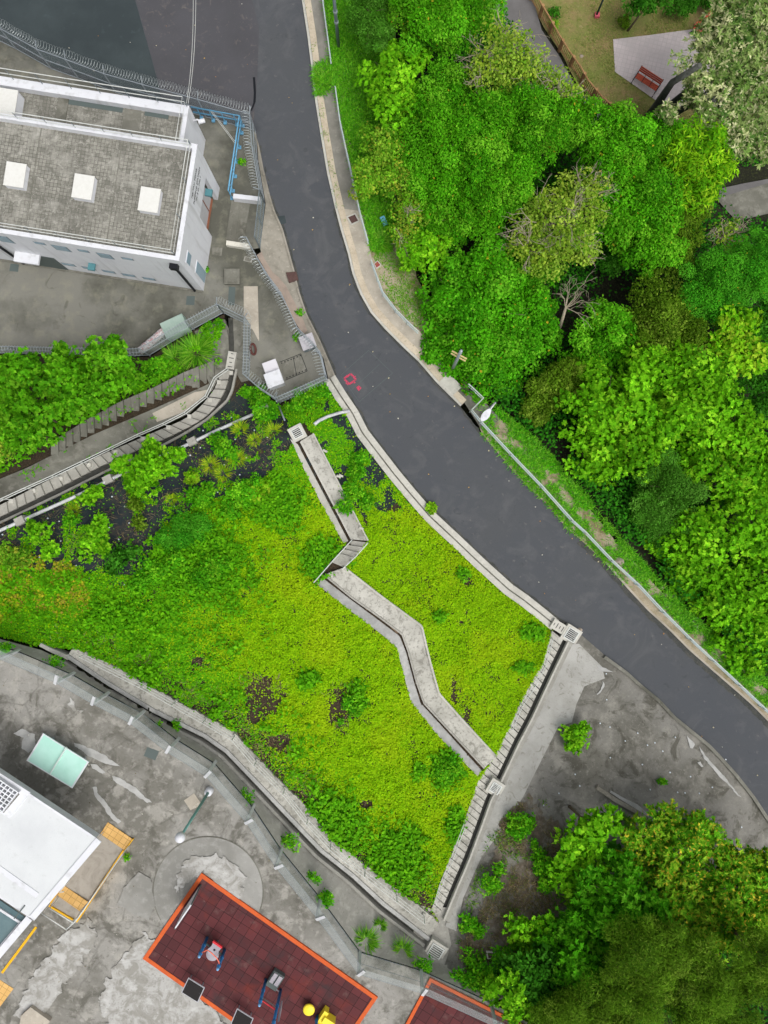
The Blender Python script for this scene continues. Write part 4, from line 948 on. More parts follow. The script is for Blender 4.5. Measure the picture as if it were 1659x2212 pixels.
mb = MB(); mb.prism(PW([(-100, 1880), (60, 1985), (-100, 2176)], ZR - .55), ZR - .6); mb.build('canopy_glass', mat('tinted_glass', '#4e666b', [('n', .7, .4, .65, '#708689', .7)], rough=.2, spec=.5), sb)
for a, b, w_, zz in (((-100, 1868), (66, 1978), 5, -.3), ((-100, 1901), (50, 1998), 2.5, -.48), ((63, 1984), (-100, 2177), 8, -.3), ((42, 1996), (-100, 2163), 3, -.46), ((88, 1962), (-60, 2136), 3, -.9), ((80, 1966), (-60, 2130), 2, -.75)):
    mb = MB(); mb.prism(PW(bar(a, b, w_), ZR + zz), ZR + zz - .12); mb.build('canopy_beam', m_white, sb)
mb = MB(); mb.prism(PW(bar((30, 1985), (53, 1957), 1.2), ZR + .05), ZR - .1); mb.build('bracket', m_eqdk, sb)
mb = MB(); mb.prism(PW([(-90, 1745), (115, 1872), (40, 1958), (-90, 1900)], ZR - .41), ZY - .1); mb.build('wall', m_white, sb)
mb = MB(); mb.prism(PW(bar((78, 2003), (4, 2102), 2.6), ZY + .03), ZY - .1); tag(mb.build('kerb_line', m_yel), 'yellow painted edge strip at the foot of the white building', 'edging')
mb = MB(); mb.prism(PW([(-8, 2112), (29, 2136), (-30, 2215), (-60, 2190)], ZY + .02), ZY - .1); tag(mb.build('tactile_paving', m_tact), 'yellow tactile paving at the lower left edge of the yard', 'paving')
mb = MB(); mb.prism(PW([(45, 2195), (66, 2176), (108, 2206), (80, 2250), (40, 2230)], ZY + .25), ZY - .1); tag(mb.build('concrete_block', m_foot2), 'low beige concrete block at the bottom edge of the yard', 'concrete block')
# ramp
rp = thing('access_ramp', 'sloping concrete ramp with yellow tactile tiles, yellow kerb and handrails', 'ramp', tuple(W(190, 1880, ZY)))
zr = lambda x, y: float(np.interp(y, [1800, 1945], [ZY + .03, ZY + .55]))
def rpoly(pl, dz, drop=None):
    mb = MB(); t = [W(x, y, zr(x, y)) + Vector((0, 0, dz)) for x, y in pl]; mb.prism(t, drop if drop is not None else ('d', .03)); return mb
rpoly([(212, 1799), (268, 1836), (163, 1991), (105, 1956)], 0, ZY - .1).build('slab', mat('ramp_concrete', '#a69f94', [('d', .8, .45, .65, '#8b8479', .8), ('n', 5, .55, .7, '#7d776c', .4)]), rp)
rpoly([(233, 1776), (287, 1813), (268, 1836), (217, 1801)], .012).build('tactile_paving', m_tact, rp)
rpoly([(137, 1912), (190, 1948), (172, 1968), (124, 1934)], .012).build('tactile_paving', m_tact, rp)
for a, b, w_ in (((287, 1813), (266, 1842), 1.0), ((266, 1838), (165, 1992), 1.7), ((105, 1957), (163, 1991), 1.6), ((105, 1957), (176, 1853), 1.5)):
    k = [(a[0] + (b[0] - a[0]) * t, a[1] + (b[1] - a[1]) * t) for t in (0, .5, 1)]; mb = MB()
    for c, d in zip(k, k[1:]): mb.prism([W(x, y, zr(x, y) + .07) for x, y in bar(c, d, w_)], ZY - .1)
    mb.build('edge_kerb', m_yel, rp)
for pl in ([(263, 1847), (164, 1989), (143, 2008)], [(207, 1816), (133, 1921), (128, 1928), (138, 1926)], [(90, 1973), (143, 2008)], [(107, 1962), (157, 1993)]):
    P = [W(x, y, zr(x, y) + .9) for x, y in pl]
    mb = MB(); mb.tube(P, .028)
    if len(pl) == 3: mb.tube([p - Vector((0, 0, .35)) for p in P], .022)
    o = mb.build('handrail', m_rail_w, rp, True)
    for p in P[:2]:
        mb = MB(); mb.tube([p - Vector((0, 0, .9)), p], .024); mb.build('post', m_rail_w, o)
# table tennis table
tt = thing('ping_pong_table', 'pale green outdoor table tennis table with white border on the yard', 'table tennis table', tuple(W(125, 1643, ZY)))
ta, tb_, tcn, td = (93, 1584), (192, 1646), (156, 1703), (57, 1643)
z = ZY + .76
mb = MB(); mb.prism(PW([ta, tb_, tcn, td], z), z - .06); mb.build('tabletop', m_green, tt)
mb = MB()
for a, b in ((ta, tb_), (tb_, tcn), (tcn, td), (td, ta)):
    c = ((ta[0] + tcn[0]) / 2, (ta[1] + tcn[1]) / 2); i_ = lambda p: (p[0] + (c[0] - p[0]) * .055, p[1] + (c[1] - p[1]) * .055)
    mb.prism(PW([a, b, i_(b), i_(a)], z + .006), z + .001)
m1 = ((ta[0] + tb_[0]) / 2, (ta[1] + tb_[1]) / 2); m2 = ((tcn[0] + td[0]) / 2, (tcn[1] + td[1]) / 2)
mb.build('border_line', m_white, tt)
mb = MB(); mb.prism(PW(bar(m1, m2, 1.3), z + .12), z + .001); mb.build('net', mat('metal_net', '#c4d4ce'), tt)
for fx, fy in ((.15, .2), (.85, .2), (.85, .8), (.15, .8)):
    a = W(*ta, z); b = W(*tb_, z); d = W(*td, z); p = a + (b - a) * fx + (d - a) * fy
    mb = MB(); mb.tube([(p.x, p.y, ZY - .05), (p.x, p.y, z - .06)], .05, 8); mb.build('leg', m_steel, tt)
# yard lamp
yl = thing('yard_lamp', 'slim green lamp post with white globe on a painted base', 'lamp post', tuple(W(453, 1707, ZY)))
b = W(453, 1707, ZY); t_h = 5.0
mb = MB(); mb.lathe((b.x, b.y), [(.1, ZY + .4), (.19, ZY + .34), (.21, ZY - .1)]); mb.build('base', m_white, yl, True)
mb = MB(); mb.tube([(b.x, b.y, ZY + .4), (b.x, b.y, ZY + t_h)], .075, 10, .055); mb.build('pole', mat('green_pole_paint', '#6a9a92', rough=.5), yl, True)
mb = MB(); mb.lathe((b.x, b.y), [(.02, ZY + t_h + .4), (.12, ZY + t_h + .37), (.2, ZY + t_h + .27), (.22, ZY + t_h + .15), (.19, ZY + t_h + .02), (.1, ZY + t_h - .06)]); mb.build('globe', m_white, yl, True)
# street lamp and utility pole by the road, tall lamp pole in the grass
def polebase(px, py, h):
    """ground point below something seen at px,py that is h above the ground"""
    z = gz(px, py)
    for _ in range(6):
        p = W(px, py, z + h); z = gxy(p.x, p.y)
    return Vector((p.x, p.y, z))
b = polebase(1070, 870, 5.2)
s1 = thing('street_lamp', 'white leaf shaped street lamp leaning over the road verge by the cranked rail', 'street lamp', tuple(b))
e = W(1043, 905, b.z + 5.3); tp = b + Vector((0, 0, 5.2))
mb = MB(); mb.tube([b, tp], .08, 10, .055); mb.build('pole', m_steel, s1, True)
mb = MB(); k = e - tp; mb.tube([tp, tp + k * .45 + Vector((0, 0, .12))], .045, 8); mb.build('arm', m_rail_w, s1, True)
mb = MB(); a = tp + k * .42 + Vector((0, 0, .12)); kn = k.normalized(); rt = kn.cross(Vector((0, 0, 1)))
ol = [(0, .07), (.15, .13), (.4, .2), (.65, .2), (.9, .12), (1.0, .0)]
pts = [a + k * .72 * t + rt * w_ for t, w_ in ol] + [a + k * .72 * t - rt * w_ for t, w_ in ol[-2::-1]]
mb.prism(pts, ('d', .12)); mb.build('lamp_head', m_white, s1)
b = W(976, 800, gz(976, 800)); 
s2 = thing('utility_pole', 'grey pole with two short wooden crossarms rising through the round tree', 'utility pole', tuple(b))
hp = 5.4; mb = MB(); mb.tube([b, b + Vector((0, 0, hp))], .11, 10, .09); mb.build('pole', m_steel, s2, True)
for hh in (3.9, 4.5):
    mb = MB(); mb.tube([b + Vector((-.42, .2, hh)), b + Vector((.42, -.25, hh))], .05, 6); mb.build('crossarm', mat('crossarm_timber', '#c9b47e'), s2)
mb = MB(); mb.lathe((b.x, b.y), [(.2, b.z + .3), (.26, b.z - .1)]); mb.build('base', m_steel_d, s2)
b = W(732, 105, gz(732, 105))
s3 = thing('lamp_pole', 'tall grey steel pole standing in the long grass beyond the footway', 'lamp post', tuple(b))
mb = MB(); mb.tube([b - Vector((0, 0, .2)), b + Vector((0, 0, 7.5))], .11, 10, .09); mb.build('pole', m_steel_d, s3, True)
mb = MB(); 
for hh in (2.5, 3.4, 5.2): mb.lathe((b.x, b.y), [(.135, b.z + hh + .06), (.135, b.z + hh - .06)], 12)
mb.build('clamp_band', m_steel, s3)
b = W(1287, 36, -7)
s4 = thing('park_lamp', 'dark blue green park lamp post on the lawn with red box at its foot', 'lamp post', tuple(b))
mb = MB(); mb.tube([b, b + Vector((0, 0, 4.5))], .07, 8, .05); mb.build('pole', mat('dark_teal_paint', '#2c4a52'), s4, True)
mb = MB(); mb.box((b.x + .05, b.y), (1, 0), .16, .16, -7.05, -6.75); mb.build('foot_box', mat('pink_red_plastic', '#c05a66'), s4)
# rubber floors
def rubber(label, pl, bw):
    r = thing('rubber_floor', label, 'play surface', tuple(W(*pl[0], ZY)))
    c = np.mean(np.array(pl), 0); ins = []
    n = len(pl)
    for i in range(n):
        a, b_, d = np.array(pl[i - 1], float), np.array(pl[i], float), np.array(pl[(i + 1) % n], float)
        u1 = (a - b_) / np.linalg.norm(a - b_); u2 = (d - b_) / np.linalg.norm(d - b_)
        sn = abs(u1[0] * u2[1] - u1[1] * u2[0]); ins.append(tuple(b_ + (u1 + u2) * bw / max(sn, .3)))
    mb = MB(); mb.prism(PW(ins, ZY + .075), ZY - .05); mb.build('tile_field', m_red, r)
    mb = MB()
    for i in range(n): mb.prism(PW([pl[i], pl[(i + 1) % n], ins[(i + 1) % n], ins[i]], ZY + .09), ZY - .05)
    mb.build('edge_strip', m_orange, r)
rubber('large red rubber tile floor with orange edge under the exercise machines', [(435, 1886), (816, 2155), (690, 2340), (308, 2071)], 8.5)
rubber('second red rubber floor with orange edge at the bottom of the yard fence', [(929, 2113), (1190, 2243), (1110, 2395), (850, 2262)], 7)
# exercise equipment
def tz(px, py, h): return W(px, py, ZY + .05 + h)
def standpost(mb, top, hgt, rad): mb.tube([(top.x, top.y, ZY), tuple(top)], rad, 10)
eq = thing('exercise_machine', 'blue framed leg exercise machine with salmon handlebar and grey seat', 'exercise machine', tuple(W(455, 2045, ZY)))
def machine_post(base, h):
    b = W(*base, ZY); mb = MB(); mb.tube([b, b + Vector((0, 0, h))], .075, 12); o = mb.build('post', m_eqblue, eq, True)
    mb = MB(); mb.lathe((b.x, b.y), [(.02, b.z + h + .1), (.06, b.z + h + .06), (.08, b.z + h)], 12); mb.build('cap', mat('pale_blue_cap', '#7fb0dc'), o, True)
    for f in (.45, .85):
        mb = MB(); mb.lathe((b.x, b.y), [(.095, b.z + h * f + .06), (.095, b.z + h * f - .06)], 12); mb.build('clamp', m_eqblue, o)
    return b
pa = machine_post((448, 2024), 1.55); pb = machine_post((486, 2050), 1.55)
z0 = 1.3; A = pa + Vector((0, 0, z0)); B = pb + Vector((0, 0, z0)); dv = Vector((-.55, -.2, 0)); fw = Vector((.22, .3, .1))
mb = MB(); mb.tube([A, A + (B - A) * .15 + fw, A + (B - A) * .35 + fw * 1.0, A + (B - A) * .7 + fw * .8, A + (B - A) * .92 + fw * .4, B], .025, 8); mb.build('handlebar', m_eqor, eq, True)
c = tz(463, 2052, .75); dr3 = (B - A).normalized()
mb = MB(); mb.prism([c + dr3 * x + Vector((.3, .48, 0)) * y for x, y in ((-.25, .5), (.25, .5), (.22, .1), (.3, -.3), (.12, -.62), (-.12, -.62), (-.3, -.3), (-.22, .1))], ('d', .06)); mb.build('seat', m_eqgrey, eq)
mb = MB(); e1_ = c + Vector((.14, .24, 0)); mb.prism([e1_ + dr3 * x + Vector((.3, .48, 0)) * y + Vector((0, 0, .02)) for x, y in ((-.27, .12), (.27, .12), (.27, -.04), (-.27, -.04))], ('d', .1)); mb.build('backrest', m_eqred, eq)
mb = MB(); mb.tube([pa + Vector((0, 0, .5)), pb + Vector((0, 0, .5))], .045, 8); mb.tube([(c.x, c.y, ZY), tuple(c)], .06, 8); mb.build('cross_frame', m_eqdk, eq)
mb = MB(); c2 = tz(459, 2062, .55); mb.lathe((c2.x, c2.y), [(.3, c2.z + .03), (.32, c2.z), (.3, c2.z - .05)], 20); mb.build('foot_disc', m_eqgrey, eq, True)
eq = thing('exercise_machine', 'blue pull-up frame with grey and red bars and a pale sign plate', 'exercise machine', tuple(W(585, 2150, ZY)))
pa = machine_post((575, 2114), 1.9); pb = machine_post((607, 2136), 2.7)
mb = MB(); mb.tube([pa + Vector((0, 0, .25)), pb + Vector((0, 0, .25))], .03, 8); mb.build('crossbar', m_eqgrey, eq)
mb = MB(); mb.tube([pa + Vector((0, 0, 1.55)), pb + Vector((0, 0, 1.55))], .026, 8); mb.build('crossbar', m_eqred, eq)
mb = MB(); mb.tube([pa + Vector((0, 0, 1.35)), pb + Vector((0, 0, 1.35))], .02, 8); mb.build('crossbar', m_eqdk, eq)
mb = MB(); s0 = pb + Vector((.1, -.05, 1.2)); mb.prism([s0 + Vector((.02, .0, .35)), s0 + Vector((.1, .0, .35)), s0 + Vector((.12, -.1, .9)), s0 + Vector((.04, -.1, .9))], ('d', .75)); mb.build('sign_plate', m_eqgrey, eq)
bx_ = thing('footrest_box', 'dark grey footrest box with two pale pads behind the pull-up frame', 'footrest', tuple(W(594, 2116, ZY)))
g = W(594, 2118, ZY + .3); mb = MB(); mb.box((g.x, g.y), (.84, -.54), .3, .42, ZY, ZY + .35); mb.build('box', m_eqdk, bx_)
for sx in (-1, 1):
    mb = MB(); mb.box((g.x + .84 * .14 * sx + .06, g.y - .54 * .14 * sx + .1), (.84, -.54), .1, .26, ZY + .352, ZY + .42); mb.build('foot_pad', m_eqgrey, bx_)
g = W(667, 2183, ZY + .45); mb = MB(); mb.lathe((g.x, g.y), [(.02, ZY + .47), (.24, ZY + .46), (.29, ZY + .42), (.29, ZY + .36), (.1, ZY + .33), (.1, ZY)], 28)
tag(mb.build('stool', m_eqyel, None, True), 'round yellow stool on the red rubber floor', 'stool')
ys = thing('exercise_machine', 'yellow and blue step machine cut by the bottom edge of the frame', 'exercise machine', tuple(W(690, 2205, ZY)))
eq = ys; machine_post((686, 2192), .9)
g = W(700, 2202, ZY + .5)
mb = MB(); mb.box((g.x - .1, g.y + .0), (.55, .83), .42, .12, ZY, ZY + .5); mb.build('arm', m_eqyel, ys)
mb = MB(); mb.box((g.x + .22, g.y - .12), (.84, -.54), .3, .16, ZY + .1, ZY + .62); mb.build('seat', m_eqyel, ys)
mb = MB(); mb.box((g.x - .2, g.y - .4), (.55, .83), .1, .25, ZY, ZY + .7); mb.build('pedal', m_eqyel, ys)
# tall curved rail/board at the edge of the floor
sgn = thing('notice_board', 'tall thin white notice board standing on edge at the corner of the red floor', 'notice board', tuple(W(405, 1955, ZY)))
a0, a1 = W(426, 1925, ZY + .6), W(377, 2006, ZY + .6)
d = (a1 - a0); nn = Vector((-d.y, d.x, 0)).normalized()
mb = MB(); a0 = W(434, 1912, ZY + .1); a1 = W(400, 1962, ZY + .1); up = Vector((0, 0, 1.75)); t = nn * .03
mb.poly([a0 - t, a1 - t, a1 - t + up, a0 - t + up]); mb.poly([a0 + t, a0 + t + up, a1 + t + up, a1 + t]); mb.prism([a0 - t + up, a1 - t + up, a1 + t + up, a0 + t + up], ('d', .1)); mb.build('board', m_white, sgn)
for p in (a0, a1):
    mb = MB(); mb.tube([p - Vector((0, 0, .1)), p + up], .04, 8); mb.build('post', m_eqdk, sgn)
for px, py, lb in ((417, 2139, 'small black panel sign with white frame at the floor edge'), (523, 2206, 'black panel sign at the bottom edge of the red floor')):
    o = thing('instruction_sign', lb, 'sign', tuple(W(px, py, ZY)))
    g = W(px, py, ZY + .9); D1 = Vector((.85, -.53, 0)); D2 = Vector((-.2, -.36, .55)).normalized()
    quad = lambda s, k: [g + D1 * x * s + D2 * y * s + D1.cross(D2) * -k for x, y in ((-.45, .32), (.45, .32), (.45, -.32), (-.45, -.32))]
    mb = MB(); mb.prism(quad(1.06, 0), ('d', .05)); mb.build('frame', m_white, o)
    mb = MB(); mb.prism([p + Vector((0, 0, .012)) for p in quad(.96, 0)], ('d', .01)); mb.build('panel', mat('black_panel', '#3a3736', rough=.5), o)
    for sx in (-1, 1):
        b_ = g + D1 * .35 * sx; mb = MB(); mb.tube([(b_.x, b_.y, ZY - .05), (b_.x, b_.y, b_.z - .02)], .03, 8); mb.build('leg', m_steel, o)
# park benches
def bench(px, py, ang, label):
    g = W(px, py, -6.95); r = thing('park_bench', label, 'bench', tuple(g)); d = Vector((math.cos(ang), math.sin(ang), 0)); e = Vector((-d.y, d.x, 0))
    mb = MB()
    for k in range(4): mb.box((g.x - e.x * .105 * k, g.y - e.y * .105 * k), (d.x, d.y), .9, .04, g.z + .42, g.z + .46)
    mb.build('seat', m_wood, r)
    mb = MB()
    for k in range(3): mb.box((g.x + e.x * (.14 + .05 * k), g.y + e.y * (.14 + .05 * k)), (d.x, d.y), .9, .03, g.z + .55 + .12 * k, g.z + .64 + .12 * k)
    mb.build('backrest', m_wood, r)
    for sx in (-.88, .88):
        mb = MB(); c = g + d * sx; mb.tube([c + e * .28 + Vector((0, 0, .9)), c + e * .12 + Vector((0, 0, .45)), c - e * .5 + Vector((0, 0, .43)), c - e * .55], .035, 6); mb.tube([c + e * .1 + Vector((0, 0, .45)), c + e * .25], .035, 6); mb.build('leg_frame', m_black, r)
    for sx in (-.3, .3):
        mb = MB(); c = g + d * sx; mb.tube([c + e * .15 + Vector((0, 0, .5)), c + Vector((0, 0, .66)), c - e * .4 + Vector((0, 0, .62)), c - e * .4 + Vector((0, 0, .44))], .02, 6); mb.build('armrest', m_black, r)
bench(1395, 181, math.radians(-33), 'red slatted park bench on the pale paving beside the tree trunks')
bench(1514, 60, math.radians(40), 'red bench half hidden under the cream leaved tree')
# timber-look balustrade along the park
bp = [(1128, -40), (1145, 0), (1178, 55), (1200, 95), (1222, 130), (1245, 162), (1262, 192), (1290, 225), (1320, 252), (1343, 266), (1368, 280)]
bl = thing('balustrade', 'brown timber look balustrade curving along the park path', 'balustrade', tuple(W(1200, 95, -7)))
L = resample(bp, 88); P = [W(x, y, -7.0) for x, y in L]
mb = MB(); mb.tube([p + Vector((0, 0, 1.0)) for p in P], .06, 6); mb.build('top_rail', m_bal, bl)
mb = MB(); mb.tube([p + Vector((0, 0, .2)) for p in P], .05, 6); mb.build('bottom_rail', m_bal, bl)
mb = MB()
for p in P: mb.tube([p + Vector((0, 0, .2)), p + Vector((0, 0, 1.0))], .028, 5)
mb.build('balusters', m_bal, bl)
for p in P[::9]:
    mb = MB(); mb.box((p.x, p.y), (.6, -.8), .09, .09, -7.1, -5.9); mb.build('post', m_bal, bl)
# boxes, covers, cabinets and clutter
def boxthing(name, label, cat, px, py, hx, hy, ang, z0, z1, m_, lid=None, lidh=.04, over=.03, lidname='lid'):
    g = G(px, py); r = thing(name, label, cat, tuple(g)); d = (math.cos(ang), math.sin(ang))
    mb = MB(); mb.box((g.x, g.y), d, hx, hy, g.z + z0, g.z + z1); mb.build('body', m_, r)
    if lid: mb = MB(); mb.box((g.x, g.y), d, hx + over, hy + over, g.z + z1 + .002, g.z + z1 + lidh); mb.build(lidname, lid, r)
    return r
R_ = math.radians
boxthing('chamber', 'square raised concrete chamber with rimmed lid near the station corner', 'chamber', 503, 600, .48, .48, R_(0), -.1, .28, m_conc_old, m_conc_old, .05, -.1)
mb = MB(); mb.prism([G(*p, .075) for p in ((495, 620), (509, 621), (507, 660), (493, 659))], ('d', .02)); tag(mb.build('drain_cover', m_eqdk), 'dark strip cover running from the raised chamber to the fence', 'drain cover')
mb = MB(); mb.prism([G(*p, .07) for p in ((527, 619), (557, 619), (560, 738), (546, 712), (527, 700))], ('d', .05)); tag(mb.build('paving_slab', m_foot2), 'long pale repaired slab on the enclosure ground', 'paving')
g = boxthing('cabinet', 'pale grey equipment cabinet beside the ribbed cover in the enclosure', 'cabinet', 592, 806, .42, .6, R_(20), 0, .75, m_pipew, mat('grey_lid', '#cfcdd2'), .05)
boxthing('cabinet', 'bright white topped cabinet at the lower end of the enclosure', 'cabinet', 597, 825, .48, .42, R_(20), 0, 1.0, m_white, m_white, .06, .04)
boxthing('cabinet', 'grey mesh box by the enclosure gate next to the road', 'cabinet', 667, 744, .42, .42, R_(20), 0, .7, m_steel_d, mat('lilac_lid', '#b9b6bb', [('n', 6, .5, .7, '#8f8c90', .6)]), .05)
vc = thing('ventilated_cover', 'ribbed flush concrete cover with rows of small slots in the enclosure', 'cover', tuple(G(635, 793)))
mb = MB(); mb.prism([G(*p, .09) for p in ((605, 783), (650, 765), (664, 802), (617, 822))], ('d', .06)); mb.build('slab', m_conc_old, vc)
mb = MB()
for i in range(7):
    for (x0, y0), (x1, y1) in (((609, 785), (649, 769)), ((620, 817), (660, 800))):
        x = x0 + (x1 - x0) * i / 6; y = y0 + (y1 - y0) * i / 6; mb.prism([G(*p, .097) for p in ((x - 1.4, y - .8), (x + 1.2, y - 1.6), (x + 1.8, y + .6), (x - .8, y + 1.4))], ('d', .005))
for a, b in (((605, 783), (650, 765)), ((650, 765), (664, 802)), ((664, 802), (617, 822)), ((634, 773), (641, 812))): mb.prism([G(*p, .097) for p in bar(a, b, .6)], ('d', .005))
mb.build('slots', m_black, vc)
def cover(label, pl, m_, rimm=None, dz=.12):
    r = thing('manhole_cover', label, 'manhole cover', tuple(G(*pl[0]))); c = np.mean(np.array(pl), 0)
    mb = MB(); mb.prism([G(*p, dz) for p in pl], ('d', .1)); mb.build('frame', rimm or m_conc, r)
    mb = MB(); mb.prism([G(*(c + (np.array(p) - c) * .72), dz + .006) for p in pl], ('d', .02)); mb.build('lid', m_, r); return r
cover('dark square manhole lid in a concrete frame on the footway', [(748, 470), (768, 462), (778, 480), (759, 489)], m_rust, m_conc_lt, .16)
cover('rusty manhole lid on a weedy slab beyond the guard rail', [(797, 477), (814, 470), (824, 486), (809, 497)], m_rust, m_conc_old, .1)
sheet('verge_slab', [(785, 468), (808, 450), (836, 492), (800, 515), (789, 490)], m_conc_old, .06, 8)
boxthing('plastic_box', 'light blue plastic box lying beside the rusty manhole slab', 'box', 829, 481, .16, .3, R_(25), .0, .3, mat('sky_blue_plastic', '#6fb7da', rough=.5))
cover('small concrete marker with red square plate at the footway railing', [(807, 571), (816, 563), (824, 574), (813, 582)], mat('red_plate', '#9a4a48'), m_conc_lt, .1)
cover('rough square manhole frame in the stony verge near the guard rail', [(1491, 1345), (1504, 1332), (1517, 1346), (1503, 1356)], m_rust, m_conc, .14)
cover('dark square lid in the school yard ground', [(319, 1613), (344, 1622), (336, 1642), (311, 1632)], m_eqdk, m_eqdk, .05)
cover('pale concrete slab lid beside the yard lamp', [(420, 1713), (437, 1738), (412, 1749), (398, 1728)], m_foot2, m_foot2, .06)
cover('dark square lid near the corner of the station yard', [(404, 640), (422, 640), (420, 660), (402, 659)], m_eqdk, m_eqdk, .06)
cover('dark square lid at the foot of the station wall, far left', [(24, 570), (42, 572), (40, 588), (21, 586)], m_eqdk, m_eqdk, .06)
cover('square weathered lid in the terrace by the entrance steps', [(459, 534), (481, 536), (479, 553), (458, 551)], m_conc_old, m_conc_old, .06)
cover('small rectangular hatch near the fence on the terrace', [(529, 554), (546, 558), (544, 568), (526, 564)], m_conc_old, m_conc, .06)
cover('brown stained square lid at the apron edge beside the road', [(618, 590), (640, 588), (645, 606), (625, 612)], m_rust, m_rust, .13)
cover('small concrete box with brown centre in the bushes below the steps', [(1048, 2048), (1068, 2050), (1070, 2063), (1051, 2064)], m_rust, m_conc_lt, .3)
cover('grey square patch lid at the upper edge of the road', [(599, 468), (615, 466), (619, 482), (603, 486)], m_road_dark, m_road_dark, .045)
bx = boxthing('storage_box', 'pale green sheet metal box against the fence beside the striped bags', 'box', 385, 712, .75, .5, R_(25), 0, .9, mat('pale_green_sheet', '#9fb3a8', [('n', 3, .45, .65, '#8da398', .6)]))
tp_ = thing('tarpaulin_bundle', 'bundle of red and white striped bags piled along the fence', 'bundle', tuple(G(345, 735)))
m_str = mat('striped_tarpaulin', '#d6d2d2', [('d', 5, .5, .54, '#b98080', .8), ('d', 8, .54, .6, '#8d8a90', .8)], bump=.6, bscale=10)
for k in range(7):
    t = k / 6; x, y = 318 + 50 * t, 756 - 42 * t; g = G(x, y - 4, .25); mb = MB()
    a = Vector((.9, .62, .0)).normalized(); n_ = 7
    mb.tube([g + a * (s_ * .42) + Vector((0, 0, .1 * math.cos(s_ * 1.4) + random.uniform(-.04, .04))) for s_ in np.linspace(-1, 1, n_)], .26, 9, .2); mb.build('bag', m_str, tp_, True)
tr_ = thing('tyre', 'old brown tyre leaning on the tall grey fence', 'tyre', tuple(G(548, 757)))
mb = MB(); g = G(549, 757, .35); mb.tube([g + Vector((.16 * math.cos(a), .36 * math.sin(a) * .8, .36 * math.sin(a) * .6)) for a in np.linspace(0, 2 * math.pi, 20)], .07, 8, None, False); mb.build('rubber_ring', mat('reddish_rubber', '#5a3530', rough=.7), tr_, True)
# rocks
def rock(px, py, s, label, grp=None):
    g = G(px, py); mb = MB(); n = 9; rr = np.random.default_rng(int(px + py)); rings = []
    for (f, zz) in ((.35, .75), (.8, .5), (1.0, .15), (.9, -.2)):
        b = len(mb.v); rings.append(b)
        for k in range(n):
            a = 2 * math.pi * k / n; q_ = s * f * (1 + rr.uniform(-.22, .22)); mb.v.append((g.x + q_ * math.cos(a), g.y + q_ * .75 * math.sin(a), g.z + s * zz * (1 + rr.uniform(-.15, .15))))
    for i in range(3):
        for k in range(n): mb.f.append((rings[i] + k, rings[i + 1] + k, rings[i + 1] + (k + 1) % n, rings[i] + (k + 1) % n)); mb.uv.append(None)
    mb.f.append(tuple(range(rings[0], rings[0] + n))); mb.uv.append(None)
    tag(mb.build('rock', m_rock), label, 'rock', grp)
rock(1336, 1214, .36, 'largest pale rock, touching the guard rail on the verge', 'rocks on the verge')
rock(1430, 1269, .17, 'small rock in the verge, highest of the stony group', 'rocks on the verge')
rock(1437, 1286, .2, 'rounded rock in the verge left of a flat brown stone', 'rocks on the verge')
rock(1453, 1289, .22, 'flat brown stone in the verge beside a rounded rock', 'rocks on the verge')
rock(1438, 1293, .14, 'little stone just below the rounded rock on the verge', 'rocks on the verge')
rock(1253, 1360, .15, 'loose stone beside the roadside grating', 'rocks on the verge')
rock(1290, 224, .2, 'pale stone on the park lawn next to the balustrade', 'stones in the park')
rock(1256, 122, .16, 'small pale stone in the middle of the park lawn', 'stones in the park')
# weep holes and mat pins
rr = np.random.default_rng(3)
src = None
for px, py in [(1317, 1570), (1296, 1562), (1377, 1583), (1414, 1604), (1398, 1609), (1431, 1622), (1458, 1592), (1318, 1636), (1242, 1672), (1252, 1697), (1207, 1713), (1387, 1651), (1447, 1668), (1446, 1668), (1491, 1677), (1463, 1711), (1479, 1712), (1510, 1713), (1174, 1739), (1404, 1705), (1601, 1786), (1538, 1700), (1567, 1640), (1350, 1600), (1310, 1511), (1309, 1455)]:
    g = G(px, py)
    if src is None:
        mb = MB(); mb.lathe((0, 0), [(.038, .07), (.04, -.1)], 8); src = link('weep_pipe', mb_mesh(mb, 'weep_pipe', m_pin)); src.location = g
        o = src
    else: o = src.copy(); COL.objects.link(o); o.location = g
    tag(o, 'small white weep hole pipe in the sprayed concrete slope', 'weep pipe', 'weep holes of the sprayed slope')
src = None; got = []
geo = [(0, 1135), (133, 1072), (233, 1022), (357, 965), (447, 912), (500, 860), (540, 850), (600, 900), (560, 1010), (470, 1080), (350, 1140), (330, 1250), (200, 1290), (140, 1250), (5, 1240)]
while len(got) < 60:
    x, y = rr.uniform(0, 620), rr.uniform(830, 1300)
    if not inpoly(np.array(x), np.array(y), geo) or any((x - a) ** 2 + (y - b) ** 2 < 300 for a, b in got): continue
    got.append((x, y)); g = G(x, y, .05)
    if src is None:
        mb = MB(); mb.box((0, 0), (1, 0), .036, .036, -.02, .02); src = link('mat_pin', mb_mesh(mb, 'mat_pin', m_pin)); o = src
    else: o = src.copy(); COL.objects.link(o)
    o.location = g; o.rotation_euler = (.3, .2, rr.uniform(0, 3)); tag(o, 'small white square pin plate holding down the dark slope mat', 'pin', 'pins of the slope mat')
